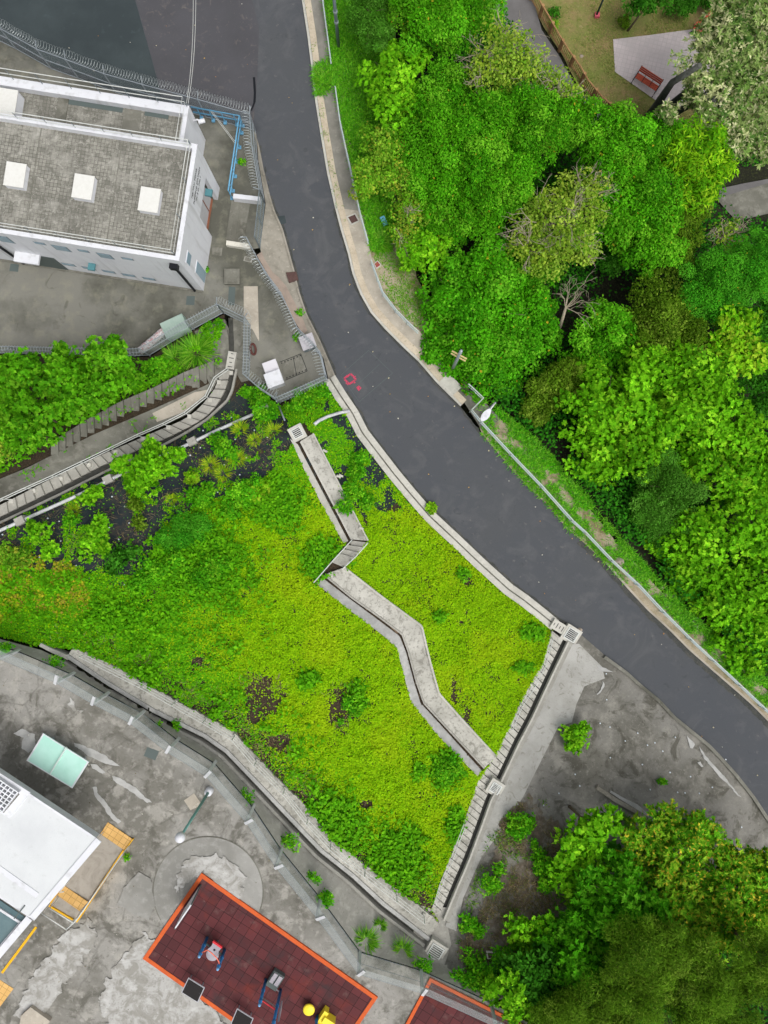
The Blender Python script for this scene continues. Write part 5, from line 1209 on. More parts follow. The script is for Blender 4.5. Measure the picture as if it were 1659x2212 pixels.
# ---------------------------------------------------------------- vegetation
def nrmz(a): return a / np.maximum(np.linalg.norm(a, axis=-1, keepdims=True), 1e-9)
def quads(name, base, t, b, L, Wd, colr, m, parent=None, droop=.15, belly=.45):
    """leaf or blade faces: base point, direction t, side b, length, width, colour (all per leaf)"""
    n = len(base); L = np.broadcast_to(np.asarray(L, float), (n,))[:, None]; Wd = np.broadcast_to(np.asarray(Wd, float), (n,))[:, None]
    up = np.array([0, 0, 1.])
    mid = base + t * L * belly; tip = base + t * L - up * L * droop
    co = np.stack([base, mid + b * Wd * .5, tip, mid - b * Wd * .5], 1).reshape(-1, 3)
    if parent: co = co - np.array(parent_world(parent))
    me = bpy.data.meshes.new(name)
    me.vertices.add(4 * n); me.loops.add(4 * n); me.polygons.add(n)
    me.vertices.foreach_set('co', co.ravel().astype(np.float32))
    me.loops.foreach_set('vertex_index', np.arange(4 * n, dtype=np.int32))
    me.polygons.foreach_set('loop_start', np.arange(0, 4 * n, 4, dtype=np.int32))
    ca = me.color_attributes.new('Col', 'FLOAT_COLOR', 'POINT')
    cc_ = np.repeat(np.concatenate([colr, np.ones((n, 1))], 1), 4, 0)
    ca.data.foreach_set('color', cc_.ravel().astype(np.float32))
    me.materials.append(m); me.update(calc_edges=True)
    return link(name, me, parent)
def pal(*hx): return np.array([lin(h) for h in hx])
def rnddir(n, r): return nrmz(r.normal(size=(n, 3)))
def frame(nv, r):
    a = nrmz(np.cross(nv, rnddir(len(nv), r))); return a, np.cross(nv, a)
# kind: leaf length, width, leaves per rosette (1 = single), lai, palette, puff size, up-tilt of rosette leaves
KIND = {
    'mac': (.175, .115, 7, 4.0, pal('#60a614', '#74ba1a', '#4e9210', '#8cc826', '#68b016'), .36, .25),
    'macd': (.175, .115, 7, 4.0, pal('#4c9212', '#5ea418', '#3f800f', '#74b424', '#559a14'), .36, .25),
    'lime': (.19, .12, 6, 4.0, pal('#6cac14', '#82ba1c', '#589a10', '#96c628', '#98b82c'), .34, .25),
    'fic': (.15, .085, 1, 4.2, pal('#4a9610', '#5aa81a', '#3a820c', '#72b626', '#509c12'), .3, 0),
    'ivy': (.17, .13, 1, 4.2, pal('#469610', '#56a61a', '#38820e', '#6ab424', '#4c9e10'), .22, 0),
    'oli': (.15, .1, 1, 3.0, pal('#629c1c', '#74ac26', '#50881a', '#8ab634', '#98a834'), .34, 0),
    'olid': (.15, .09, 1, 3.6, pal('#557a16', '#648a20', '#456610', '#78962e'), .3, 0),
    'pal': (.17, .12, 1, 1.7, pal('#78a028', '#8cb03a', '#629020', '#a0ba46', '#94b034'), .4, 0),
    'yel': (.30, .085, 1, 4.2, pal('#6cac14', '#86be1a', '#549610', '#9cca26', '#60a012'), .34, 0),
    'cre': (.25, .095, 6, 3.2, pal('#8ba05c', '#b4ba84', '#6a8a40', '#527634', '#c6c898', '#78964a'), .36, .35),
    'lau': (.13, .05, 1, 4.0, pal('#459a1a', '#388a18', '#5aac28', '#4a961e'), .36, 0),
    'laud': (.13, .05, 1, 4.0, pal('#45801e', '#529028', '#3a6e18', '#629c34'), .36, 0),
    'cas': (.15, .028, 1, 3.4, pal('#507814', '#60881e', '#406610', '#76962e', '#58801a'), .42, 0),
    'ros': (.18, .075, 8, 3.6, pal('#5c9e1a', '#7ab024', '#4a8b14', '#94be30'), .3, .4),
    'mid': (.17, .075, 8, 3.8, pal('#469412', '#56a618', '#388010', '#6ab026'), .3, .4),
    'weed': (.17, .10, 1, 3.2, pal('#4fa015', '#62b21a', '#3f8c10', '#7abc22'), .4, 0),
    'dark': (.20, .12, 1, 3.4, pal('#347416', '#3f801c', '#286010', '#488824'), .36, 0),
    'tuft': (.7, .045, 1, 2.2, pal('#5ca01c', '#76b428', '#488c18', '#8cbe38'), .5, 0),
}
BRIGHT = 1.06
def crown(lobes, kind, parent, seed, squash=.75, lai=1.0, leafscale=1.0, name='crown', up=.35):
    L, Wd, k, la, P, ps, tilt = KIND[kind]; r = np.random.default_rng(seed); L *= leafscale; Wd *= leafscale
    C, N, PI_, PB = [], [], [], []
    for (c, R) in lobes:
        c = np.array(c); npf = max(7, int(5.5 / ps ** 2 * .62))
        d = rnddir(npf * 3, r); d = d[d[:, 2] > -.35][:npf]
        pc = c + d * np.array([1, 1, squash]) * R * r.uniform(.42, 1.0, (len(d), 1)); pr = R * ps * r.uniform(.5, 1.15, len(d))
        pc = np.vstack([pc, c[None]]); pr = np.append(pr, R * .6)
        tot = la * lai * math.pi * R * R / (L * Wd * .5 * k)
        wgt = pr ** 2 / (pr ** 2).sum()
        for q, rr_, wq in zip(pc, pr, wgt):
            n = max(3, int(tot * wq)); dd = rnddir(n * 2, r); dd = dd[(dd[:, 2] > -.25)][:n]
            rad = rr_ * (1 - .45 * r.random(len(dd)) ** 2)[:, None] * (1 + .25 * (r.random((len(dd), 1)) - .5))
            C.append(q + dd * rad * np.array([1, 1, .85])); N.append(dd); PI_.append(np.full(len(dd), r.integers(len(P)))); PB.append(np.full(len(dd), r.uniform(.74, 1.18)))
    C = np.vstack(C); N = np.vstack(N); PI_ = np.concatenate(PI_); PB = np.concatenate(PB)
    n = len(C); nv = nrmz(N * .55 + np.array([0, 0, up + .3]) + r.normal(size=(n, 3)) * .38)
    if k == 1:
        a, b = frame(nv, r); base, t, bb = C, a, b; ci = PI_
        lr = r.uniform(.5, 1.45, n)
    else:
        ax, ay = frame(nv, r); base, t, bb, ci = [], [], [], []
        for j in range(k):
            an = 2 * math.pi * j / k + r.uniform(-.25, .25, n); rd = ax * np.cos(an)[:, None] + ay * np.sin(an)[:, None]
            tl = tilt * r.uniform(.5, 1.5, n)[:, None]
            base.append(C); t.append(nrmz(rd + nv * tl)); bb.append(np.cross(nv, rd)); ci.append(PI_)
        base, t, bb, ci = np.vstack(base), np.vstack(t), np.vstack(bb), np.concatenate(ci); n = len(base); lr = r.uniform(.55, 1.4, n)
    alt = r.integers(len(P), size=n); pick = np.where(r.random(n) < .6, ci, alt)
    col = P[pick] * BRIGHT * r.uniform(.75, 1.25, (n, 1)) * np.tile(PB, k)[:, None]; col = np.clip(col, 0, .95)
    if kind == 'ros':
        y = r.random(n) < .1; col[y] = np.array(lin('#d8c83c')) * r.uniform(.7, 1.1, (y.sum(), 1))
    if kind in ('fic', 'ivy', 'oli', 'lau'):
        y = r.random(n) < .004; col[y] = np.array(lin('#c9b832')) * r.uniform(.6, 1.1, (y.sum(), 1))
    return quads(name, base, t, bb, L * lr, Wd * lr, col, m_leaf, parent)
def lobe(px, py, rp, zc):
    p = W(px, py, zc); return ((p.x, p.y, p.z), rp * (HC - zc) / F)
def branching(mb, p, d, ln, rad, depth, r, spread=.6, kids=(2, 4)):
    q = p; d = d.normalized(); pts = [p]
    for s in range(3):
        d = (d + Vector(r.normal(size=3) * .16)).normalized(); q = q + d * ln / 3; pts.append(q)
    mb.tube(pts, rad, 5, rad * .6, False)
    if depth <= 0: return
    for i in range(r.integers(*kids)):
        a = pts[r.integers(1, 4)] if i else pts[-1]
        nd = (d + Vector(r.normal(size=3) * spread)).normalized(); branching(mb, a, nd, ln * r.uniform(.55, .8), rad * .58, depth - 1, r, spread, kids)
_seed = [50]
def tree(label, kind, lobes, zc, squash=.75, lai=1., ls=1., bark=None, name='tree', cat='tree', twigs=False, group='trees of the wooded slope', up=.35):
    _seed[0] += 1; r = np.random.default_rng(_seed[0])
    gs = 1.13 if group == 'trees of the wooded slope' and kind not in ('pal', 'oli') else 1.02
    LB = [lobe(x, y, rr_ * gs, zc + (r.uniform(-.75, .35) * min(1.2, rr_ / 45) if k_ else .15)) for k_, (x, y, rr_) in enumerate(lobes)]
    c0 = LB[0][0]; bx_, by_ = c0[0], c0[1]; zb = gxy(bx_, by_)
    t = thing(name, label, cat, (bx_, by_, zb), group)
    mb = MB(); top = Vector((c0[0], c0[1], max(c0[2], zb + .6))); rad = .05 + .035 * LB[0][1]
    b0 = Vector((bx_, by_, zb - .2)); mid = b0.lerp(top, .55) + Vector((r.uniform(-.2, .2), r.uniform(-.2, .2), 0))
    mb.tube([b0, b0.lerp(mid, .5), mid, top], rad, 8, rad * .45)
    for c, R in LB:
        mb.tube([mid, mid.lerp(Vector(c), .5) + Vector((0, 0, .2)), Vector(c)], rad * .55, 6, rad * .2)
        for i in range(5):
            d = Vector(rnddir(1, r)[0]); d.z = abs(d.z) * .7; mb.tube([Vector(c), Vector(c) + d * R * .75], rad * .25, 5, rad * .08)
        if twigs:
            for i in range(twigs):
                d = Vector(rnddir(1, r)[0]); d.z = abs(d.z) * .5 + .25; branching(mb, Vector(c), d, R * .62, .05, 3, r, .5)
    mb.build('trunk', bark or m_bark, t, True)
    crown(LB, kind, t, _seed[0], squash, lai, ls, up=up)
    return t
def shrub(label, kind, px, py, rp, h=.35, ls=.9, lai=1., extra=(), group='bushes and weeds', name='shrub', cat='shrub'):
    _seed[0] += 1; g = G(px, py); t = thing(name, label, cat, tuple(g), group)
    LB = []
    for x, y, q in ((px, py, rp),) + tuple(extra):
        p = G(x, y, h); LB.append(((p.x, p.y, p.z), q * (HC - p.z) / F))
    mb = MB(); mb.tube([g - Vector((0, 0, .1)), g + Vector((.03, .02, h))], .03, 5, .015); mb.build('stem', m_bark, t)
    crown(LB, kind, t, _seed[0], .6, lai, ls, 'foliage')
    return t
def grasstuft(label, px, py, rp, n=260, colr=None, ln=.75, group='grass clumps'):
    _seed[0] += 1; r = np.random.default_rng(_seed[0]); g = np.array(G(px, py)); R = rp * (HC - g[2]) / F
    P = colr if colr is not None else KIND['tuft'][4]
    an = r.uniform(0, 2 * math.pi, n); rad = R * .35 * np.sqrt(r.random(n)); base = g + np.stack([np.cos(an) * rad, np.sin(an) * rad, np.zeros(n)], 1)
    an2 = an + r.normal(size=n) * .5; el = r.uniform(.25, 1.1, n)
    t = np.stack([np.cos(an2) * np.cos(el), np.sin(an2) * np.cos(el), np.sin(el)], 1); b = nrmz(np.cross(t, np.array([0, 0, 1.])))
    o = quads('grass_clump', base, t, b, R * r.uniform(.7, 1.25, n) * ln / .75, .03 + .02 * r.random(n), np.clip(P[r.integers(len(P), size=n)] * BRIGHT * r.uniform(.8, 1.2, (n, 1)), 0, .9), m_leaf2, None, .3)
    return tag(o, label, 'grass clump', group)

# --- scattered cover that nobody could count
def scatter(name, poly, per_m2, dfn, cfn, L, Wd, seed, blade=False, hfn=None, excl=(), m=None, lo=.0, hi=.12, dz=0., droop=.15):
    r = np.random.default_rng(seed); xs = [p[0] for p in poly]; ys = [p[1] for p in poly]
    x0, x1, y0, y1 = max(min(xs), -40), min(max(xs), 1700), max(min(ys), -40), min(max(ys), 2260)
    zm = float(np.mean([gz(*p[:2]) for p in poly])); N = int((x1 - x0) * (y1 - y0) * ((HC - zm) / F) ** 2 * per_m2)
    X = r.uniform(x0, x1, N); Y = r.uniform(y0, y1, N); k = inpoly(X, Y, poly)
    for e in excl: k &= ~inpoly(X, Y, e)
    X, Y = X[k], Y[k]; d = dfn(X, Y); k = r.random(len(X)) < d; X, Y = X[k], Y[k]; n = len(X)
    Z = gza(X, Y); base = WA(X, Y, Z); h = r.uniform(lo, hi, n) * (hfn(X, Y) if hfn else 1); base[:, 2] += h + dz
    if blade:
        an = r.uniform(0, 2 * math.pi, n); el = r.uniform(.2, 1.15, n)
        t = np.stack([np.cos(an) * np.cos(el), np.sin(an) * np.cos(el), np.sin(el)], 1); b = nrmz(np.cross(t, np.array([0, 0, 1.])))
    else:
        nv = nrmz(np.array([0, 0, 1.]) + r.normal(size=(n, 3)) * .27); t, b = frame(nv, r)
    s = r.uniform(.6, 1.3, n)
    o = quads(name, base, t, b, L * s, Wd * s, np.clip(cfn(X, Y, r) * BRIGHT, 0, .95), m or (m_leaf2 if blade else m_leaf), None, droop)
    return tag(o, kind='stuff')
SLOPE = KERB_OUT + [(1193, 1361)] + CSL + DU[::-1] + [(90, 1396), (0, 1372), (-40, 1355), (-40, 1170), (0, 1135), (133, 1072), (233, 1022), (357, 965), (447, 912), (500, 860), (530, 830), (569, 858), (605, 880), (655, 856), (708, 832)]
EX = [AL + AW1[::-1] + [(660, 915), (630, 922)], [(760, 1160), (796, 1168), (744, 1228), (700, 1245), (682, 1256), (712, 1212)], BA + BW1[::-1]]
DARKSPOT = [(1008, 1252, 17, 20), (738, 1530, 33, 50), (760, 1490, 12, 9), (570, 1496, 42, 56), (548, 1545, 16, 22), (600, 1605, 28, 22), (995, 1345, 5, 6), (430, 1430, 26, 12), (980, 1490, 8, 34), (1006, 1555, 14, 28), (790, 1735, 22, 12), (915, 1940, 12, 26)]
DEEP = [(965, 1655, 38, 50), (905, 1663, 16, 22), (668, 1465, 26, 22), (985, 1780, 22, 40), (1150, 1365, 26, 18), (1130, 1440, 20, 16), (700, 1210, 55, 45), (770, 1510, 22, 40), (430, 1210, 110, 80), (260, 1330, 60, 40), (1000, 1240, 14, 14), (950, 1330, 14, 14), (600, 1090, 60, 60), (720, 1770, 60, 60), (860, 1850, 60, 70)]
def blobs(X, Y, lst, soft=.35):
    v = np.zeros(len(X)); wob = (fbm(X, Y, 16, 40) - .5) * 1.1
    for cx, cy, a, b in lst:
        q = np.sqrt(((X - cx) / a) ** 2 + ((Y - cy) / b) ** 2) + wob
        v = np.maximum(v, np.clip((1.15 - q) / soft, 0, 1))
    return v
def dist_line(X, Y, pl):
    d = np.full(len(X), 1e9)
    for a, b in zip(pl, pl[1:]):
        ax, ay = a[:2]; dx, dy = b[0] - ax, b[1] - ay; t = np.clip(((X - ax) * dx + (Y - ay) * dy) / (dx * dx + dy * dy + 1e-9), 0, 1)
        d = np.minimum(d, np.hypot(X - ax - t * dx, Y - ay - t * dy))
    return d
GEO = [(-60, 1120), (0, 1120), (357, 955), (510, 850), (620, 905), (635, 955), (600, 1005), (560, 1045), (440, 1085), (350, 1140), (330, 1200), (300, 1245), (150, 1235), (-60, 1215)]
TOPR = [(655, 1000), (715, 838), (770, 895), (830, 1010), (880, 1090), (800, 1140), (740, 1060)]
def slope_cover(X, Y):
    d = np.ones(len(X)); f = fbm(X, Y, 22, 5); g = fbm(X, Y, 60, 9)
    d *= np.clip((f - .2) / .2, .4, 1)
    d *= 1 - .96 * blobs(X, Y, DARKSPOT, .5)
    toe = np.clip(1 - dist_line(X, Y, DU) / 95, 0, 1) * (Y > 1450); gap = np.clip((fbm(X, Y, 19, 15) - .46) / .12, 0, 1)
    d *= 1 - toe * (1 - gap) * .95
    k = inpoly(X, Y, GEO); d = np.where(k, np.clip((fbm(X, Y, 30, 21) - .6) / .06, 0, 1) * .55 + .012, d)
    k = inpoly(X, Y, TOPR); d = np.where(k, np.clip((fbm(X, Y, 26, 25) - .40) / .1, .05, 1), d)
    return d
C_LAWN, C_YEL, C_MID, C_DEEP = pal('#8cbd0e', '#7cb00c', '#98c412'), pal('#9cc010', '#a4c418', '#94ba10'), pal('#62ac14', '#72ba18', '#549e11'), pal('#358610', '#429414', '#2a760e')
def slope_color(X, Y, r):
    n = len(X); y = fbm(X, Y, 70, 31) + r.normal(size=n) * .1; P = lambda Q: Q[r.integers(3, size=n)]
    c = np.where((y > .53)[:, None], P(C_YEL), P(C_LAWN))
    left = np.clip((560 - X) / 200, 0, 1) + np.clip((X - 640) * 0 + (1120 - Y) / 120, 0, 1) + np.clip(1 - dist_line(X, Y, DU) / 130, 0, 1) * .8
    c = np.where((r.random(n) < np.clip(left, 0, 1) * .85)[:, None], P(C_MID), c)
    c = np.where((r.random(n) < blobs(X, Y, DEEP, .6) * .9)[:, None], P(C_DEEP), c)
    return c * r.uniform(.88, 1.22, (n, 1))
scatter('creeper_cover', SLOPE, 980, slope_cover, slope_color, .1, .075, 11, excl=EX, hfn=lambda X, Y: .3 + 2.0 * fbm(X, Y, 18, 51) ** 2, lo=.01, hi=.22)
DEEPPAD = lambda X, Y: blobs(X, Y, DEEP, .5) * .8 + .5 * np.clip((fbm(X, Y, 34, 61) - .52) / .1, 0, 1) * (np.clip((600 - X) / 120, 0, 1) + np.clip(1 - dist_line(X, Y, DU) / 140, 0, 1)) * ~inpoly(X, Y, GEO) * (1 - blobs(X, Y, DARKSPOT)) * np.where(dist_line(X, Y, DU) < 110, np.clip((fbm(X, Y, 19, 15) - .46) / .1, 0, 1), 1)
scatter('weed_cover', SLOPE, 260, DEEPPAD, lambda X, Y, r: C_MID[r.integers(3, size=len(X))] * r.uniform(.65, 1.15, (len(X), 1)), .22, .13, 12, excl=EX, lo=.1, hi=.5, hfn=lambda X, Y: .4 + 1.2 * fbm(X, Y, 14, 55))
# dry stems over the bare mat
C_DRY = pal('#8a7a5c', '#6d5c46', '#a08e6c')
scatter('dry_stems', SLOPE, 60, lambda X, Y: np.clip((fbm(X, Y, 40, 71) - .45) / .12, 0, 1) * (inpoly(X, Y, GEO) | (blobs(X, Y, DARKSPOT) > .4) | (dist_line(X, Y, DU) < 60)), lambda X, Y, r: C_DRY[r.integers(3, size=len(X))] * r.uniform(.6, 1.1, (len(X), 1)), .5, .016, 13, True, excl=EX, lo=0, hi=.05, droop=.5)
scatter('yellow_creeper', [(-40, 1180), (150, 1210), (200, 1260), (195, 1340), (100, 1330), (-40, 1350)], 260, lambda X, Y: np.clip((fbm(X, Y, 18, 77) - .38) / .14, 0, 1), lambda X, Y, r: pal('#b9b82c', '#9fb422', '#7da41e', '#a89a3c')[r.integers(4, size=len(X))] * r.uniform(.7, 1.1, (len(X), 1)), .15, .13, 14, lo=.03, hi=.2)
# grass beside the road
C_GR = pal('#58ac16', '#6ebe20', '#48980f', '#84cc2c')
cg = lambda P_: (lambda X, Y, r: P_[r.integers(len(P_), size=len(X))] * r.uniform(.65, 1.2, (len(X), 1)))
scatter('tall_grass', [(699, -40), (702, 20), (712, 100), (714, 135), (690, 140), (676, 150), (683, 212), (700, 208), (722, 190), (738, 262), (752, 320), (764, 377), (780, 450), (800, 520), (800, 545), (840, 545), (860, 480), (830, 380), (850, 250), (845, 100), (860, -40)], 620, lambda X, Y: np.ones(len(X)), cg(C_GR), .42, .035, 21, True, lo=0, hi=.22, droop=.3)
scatter('verge_grass', [(806, 552), (840, 535), (900, 590), (920, 690), (905, 712), (870, 680), (838, 640), (818, 596)], 420, lambda X, Y: np.clip((fbm(X, Y, 30, 81) - .36) / .15, .08, 1), cg(pal('#6aae20', '#86b92c', '#58a01a')), .2, .03, 22, True, lo=0, hi=.06, droop=.3)
VG = [(1020, 860)] + [(p[0] + 4, p[1] - 2) for p in VRAIL[:-1]] + [(1700, 1500), (1600, 1420), (1500, 1330), (1420, 1250), (1330, 1150), (1250, 1050), (1160, 950), (1080, 885), (1030, 840)]
bare = lambda X, Y: np.clip((fbm(X, Y, 30, 85) - .26 - .26 * np.clip(1 - np.abs(dist_line(X, Y, VRAIL) - 22) / 22, 0, 1)) / .1, .05, 1)
scatter('verge_grass', VG, 760, bare, cg(C_GR), .34, .034, 23, True, lo=0, hi=.14, droop=.3)
scatter('verge_creeper', VG, 300, lambda X, Y: np.clip((fbm(X, Y, 36, 95) - .45) / .1, 0, 1) * (dist_line(X, Y, VRAIL) > 32), cg(pal('#4fae14', '#68be1c', '#3a9a10')), .14, .11, 24, lo=.03, hi=.22)
RS = offline([p for p in ROAD_R if p[1] > 930 and p[0] < 1420], -1)
scatter('edge_grass', RS + [(p[0], p[1]) for p in VRAIL[::-1] if p[0] < 1400], 560, lambda X, Y: np.clip((1360 - X) / 60, 0, 1) * np.clip((fbm(X, Y, 20, 99) - .2) / .1, 0, 1), cg(C_GR), .32, .032, 25, True, lo=0, hi=.08, droop=.3)
scatter('edge_weeds', offline(kr, -2) + offline(kr, -17)[::-1], 90, lambda X, Y: np.clip((fbm(X, Y, 14, 103) - .55) / .05, 0, 1) * (Y < 480), cg(pal('#6c9a2a', '#7fa83a', '#588c20')), .16, .03, 26, True, dz=.13, droop=.3)
scatter('lawn_grass', [(1148, -40), (1180, 55), (1220, 120), (1250, 180), (1295, 228), (1365, 280), (1450, 296), (1700, 250), (1700, -40)], 420, lambda X, Y: np.clip((fbm(X, Y, 46, 107) - .36) / .2, .12, 1), cg(pal('#7d9440', '#98a052', '#6a8a30', '#a89c60')), .13, .025, 27, True, lo=0, hi=.03, excl=[[(1324, 86), (1400, 77), (1490, 65), (1550, 60), (1600, 150), (1560, 240), (1435, 231), (1328, 156)]], droop=.3)
scatter('hill_weeds', [(p[0], p[1] - 16) for p in ((-40, 790), (150, 785), (290, 790), (330, 800), (440, 735), (480, 720), (478, 800), (440, 835), (340, 880), (200, 940), (60, 1010), (-40, 1060))], 300, lambda X, Y: np.clip((fbm(X, Y, 30, 111) - .44) / .1, .04, 1) * np.where(dist_line(X, Y, [(450, 834), (340, 884), (200, 944), (60, 1010)]) < 50, .25, 1), cg(C_MID), .2, .11, 28, lo=.02, hi=.4)
scatter('path_weeds', [(200, 944), (340, 884), (450, 838), (462, 846), (410, 893), (330, 928), (207, 982), (117, 1024), (0, 1084), (-40, 1095), (-40, 1062), (60, 1014)], 160, lambda X, Y: np.clip((fbm(X, Y, 22, 115) - .6) / .05, 0, 1), cg(C_MID), .14, .06, 29, lo=.0, hi=.1, dz=.05)
scatter('undergrowth', [(862, -40), (870, 200), (830, 380), (870, 480), (930, 620), (1000, 780), (1080, 880), (1160, 945), (1250, 1045), (1330, 1145), (1420, 1245), (1500, 1325), (1700, 1490), (1700, 300), (1380, 310), (1240, 250), (1150, 150), (1030, -40)], 110, lambda X, Y: np.clip((fbm(X, Y, 60, 119) - .3) / .15, .1, 1) * (1 - .9 * blobs(X, Y, [(1320, 640, 60, 70)], .5)), cg(pal('#2f7a16', '#3f8a1c', '#255f12')), .22, .13, 30, lo=.1, hi=1.6, excl=[[(1520, 375), (1700, 350), (1700, 490), (1570, 485)]])
scatter('dry_grass', [(1085, 1765), (1150, 1720), (1210, 1790), (1230, 1900), (1200, 2010), (1130, 2080), (1010, 2100), (990, 2050), (1040, 1960), (1062, 1880)], 260, lambda X, Y: np.clip((fbm(X, Y, 40, 141) - .42) / .1, .03, 1), cg(pal('#8a7c58', '#a09066', '#6f7a3c', '#6b5c40')), .32, .022, 33, True, lo=0, hi=.08, dz=.06, droop=.4)
scatter('slope_weeds', [(1060, 1790), (1150, 1700), (1240, 1790), (1300, 1900), (1200, 2080), (1080, 2160), (960, 2090), (985, 2040), (1005, 1950)], 130, lambda X, Y: np.clip((fbm(X, Y, 44, 123) - .5) / .08, .02, 1), cg(pal('#5f8f28', '#7a9a3c', '#48801c')), .2, .05, 31, lo=.0, hi=.2, dz=.03)
scatter('undergrowth', [(1240, 1790), (1400, 1830), (1700, 1900), (1700, 2250), (1080, 2250), (1200, 2080), (1280, 1920)], 60, lambda X, Y: np.clip((fbm(X, Y, 60, 127) - .42) / .1, .05, 1), cg(pal('#2f7a1a', '#3f8a24', '#255f16')), .24, .14, 32, lo=.1, hi=1.2)
# leaf litter on the road and yards
rl = np.random.default_rng(9)
def litter(poly, n, name, cols, s, dz):
    xs = [p[0] for p in poly]; ys = [p[1] for p in poly]; X = rl.uniform(min(xs), max(xs), n); Y = rl.uniform(min(ys), max(ys), n); k = inpoly(X, Y, poly); X, Y = X[k], Y[k]
    base = WA(X, Y, gza(X, Y)); base[:, 2] += dz; nv = nrmz(np.array([0, 0, 1.]) + rl.normal(size=(len(X), 3)) * .15); t, b = frame(nv, rl)
    q_ = rl.uniform(.5, 1.3, len(X)); tag(quads(name, base, t, b, s * q_, s * .7 * q_, cols[rl.integers(len(cols), size=len(X))] * rl.uniform(.6, 1.1, (len(X), 1)), m_leaf2, None, -.1), kind='stuff')
litter([(0, 0), (650, 0), (720, 430), (800, 680), (1041, 938), (1306, 1215), (1659, 1560), (1659, 1760), (1253, 1369), (861, 1015), (714, 787), (620, 500), (545, 262), (255, 238), (0, 150)], 420, 'fallen_leaves', pal('#c8a45c', '#d8cfa8', '#b98a4a', '#e0dccb'), .1, .09)
litter([(0, 1440), (600, 1850), (900, 2110), (300, 2212), (0, 2212)], 160, 'fallen_leaves', pal('#8a8264', '#d8d4c8', '#6a6248'), .07, .1)
# ---------------------------------------------------------------- trees (each crown is one tree)
T = tree
T('bluish feathery tree at the top edge, right above the tall grass', 'laud', [(797, 26, 52), (812, 80, 34)], -.4)
T('bright broadleaf tree leaning over the tall grass, below the bluish feathery tree', 'mac', [(842, 165, 50), (886, 132, 46), (868, 205, 34)], -.2)
T('dense dark green tree filling the top edge between grass and park path', 'fic', [(938, 48, 84), (1010, 20, 60), (900, -10, 60)], .2)
T('mid green broadleaf tree behind the tall grass, between lime crown and olive crown', 'mac', [(862, 255, 52), (905, 228, 40)], -.6, ls=.85)
T('olive yellow tree at the edge of the tall grass, above the manhole slab', 'oli', [(832, 328, 58), (795, 392, 46), (862, 388, 38)], -.4)
T('thin olive tree with bare grey twigs behind the blue plastic box', 'oli', [(880, 455, 42), (872, 512, 34)], -.8, lai=.9, twigs=3, bark=m_bark_p)
T('bright green young tree over the short verge, next to the round ivy covered crown', 'mac', [(912, 535, 40), (890, 560, 26), (945, 548, 32)], -.9, ls=.8)
T('broad dense dark crown in the middle of the upper wood', 'fic', [(978, 318, 96), (955, 215, 66), (1040, 270, 66), (930, 400, 56)], .1)
T('dense dark crown below the pale twiggy tree by the park path', 'fic', [(1160, 285, 78), (1250, 275, 62), (1110, 240, 50)], .2)
T('dense dark crown with deep shade, left of the pale sprawling tree', 'fic', [(1085, 400, 74), (1040, 465, 55), (1010, 420, 48)], -.2)
T('dense crown meeting the end of the brown balustrade', 'fic', [(1345, 325, 78), (1420, 300, 52), (1310, 385, 60)], .1)
T('tall mid green crown beside the yellow green tree, above the dark gap', 'fic', [(1375, 452, 78), (1405, 530, 62), (1330, 480, 50)], -.3, ls=1.1)
T('pale sparse twiggy tree overhanging the grey park path', 'pal', [(1078, 128, 72), (1130, 165, 60), (1040, 165, 40)], .3, twigs=6, bark=m_bark_p)
T('yellowing sparse tree between the park path and dense crowns', 'pal', [(1195, 205, 48), (1235, 222, 34)], .1, lai=1.3, twigs=4, bark=m_bark_p)
T('mid green tree filling the hollow left of the giant ivy crown', 'fic', [(935, 478, 44), (965, 505, 36)], -1.0)
T('sprawling pale olive tree with bare grey limbs in the middle of the wood', 'pal', [(1190, 490, 82), (1255, 430, 58), (1145, 530, 56), (1245, 530, 50)], .2, twigs=8, bark=m_bark_p, lai=1.5)
T('giant round ivy covered crown beside the road bend', 'ivy', [(1052, 672, 112), (985, 640, 72), (1120, 640, 80), (1030, 755, 84), (1110, 735, 84), (1060, 590, 78), (960, 720, 58), (1150, 700, 60), (1075, 805, 50)], -1.0, .7)
T('dark dull olive tree beside the dark gap in the wood', 'olid', [(1432, 700, 76), (1480, 740, 46), (1400, 755, 44)], -.6)
T('mid green tree between the bare branches and the dull olive crown', 'fic', [(1312, 712, 56), (1270, 760, 46), (1345, 770, 50)], -.8, ls=1.15)
T('small blue green tree deep in the shade of the dark gap', 'dark', [(1325, 565, 34)], -3.2)
T('yellow green narrow leaved tree below the cream leaved tree', 'yel', [(1506, 325, 56), (1494, 395, 56), (1545, 360, 36), (1470, 340, 34)], .2)
T('olive shrubby tree under the yellow green tree', 'olid', [(1478, 480, 52), (1450, 560, 44)], -1.2)
T('grey leafless twiggy tree by the lower park path', 'pal', [(1560, 515, 40), (1585, 500, 26)], -1.0, lai=.35, twigs=7, bark=m_bark_p)
T('feathery tree with reddish pods at the right edge, upper one', 'lau', [(1612, 590, 60), (1655, 550, 46)], .2)
T('feathery bright tree beside the dull olive crown', 'lau', [(1535, 612, 64), (1500, 660, 46), (1570, 665, 44)], -.2)
T('lime yellow tree below the feathery pair at the right', 'lime', [(1572, 722, 52), (1615, 770, 44), (1560, 770, 34)], -.3)
T('dark shaded tree against the right edge, between lime crowns', 'dark', [(1640, 700, 50), (1655, 850, 44)], -1.4)
T('olive brown thicket between ivy crown and lime crowns above the verge', 'olid', [(1196, 838, 52), (1165, 872, 40), (1235, 815, 40)], -.6)
T('large lime crown nearest the ivy covered giant', 'mac', [(1315, 868, 78), (1275, 890, 54), (1370, 840, 58)], .3)
T('lime crown just below the dull olive tree', 'mac', [(1425, 800, 56), (1385, 780, 36)], .1)
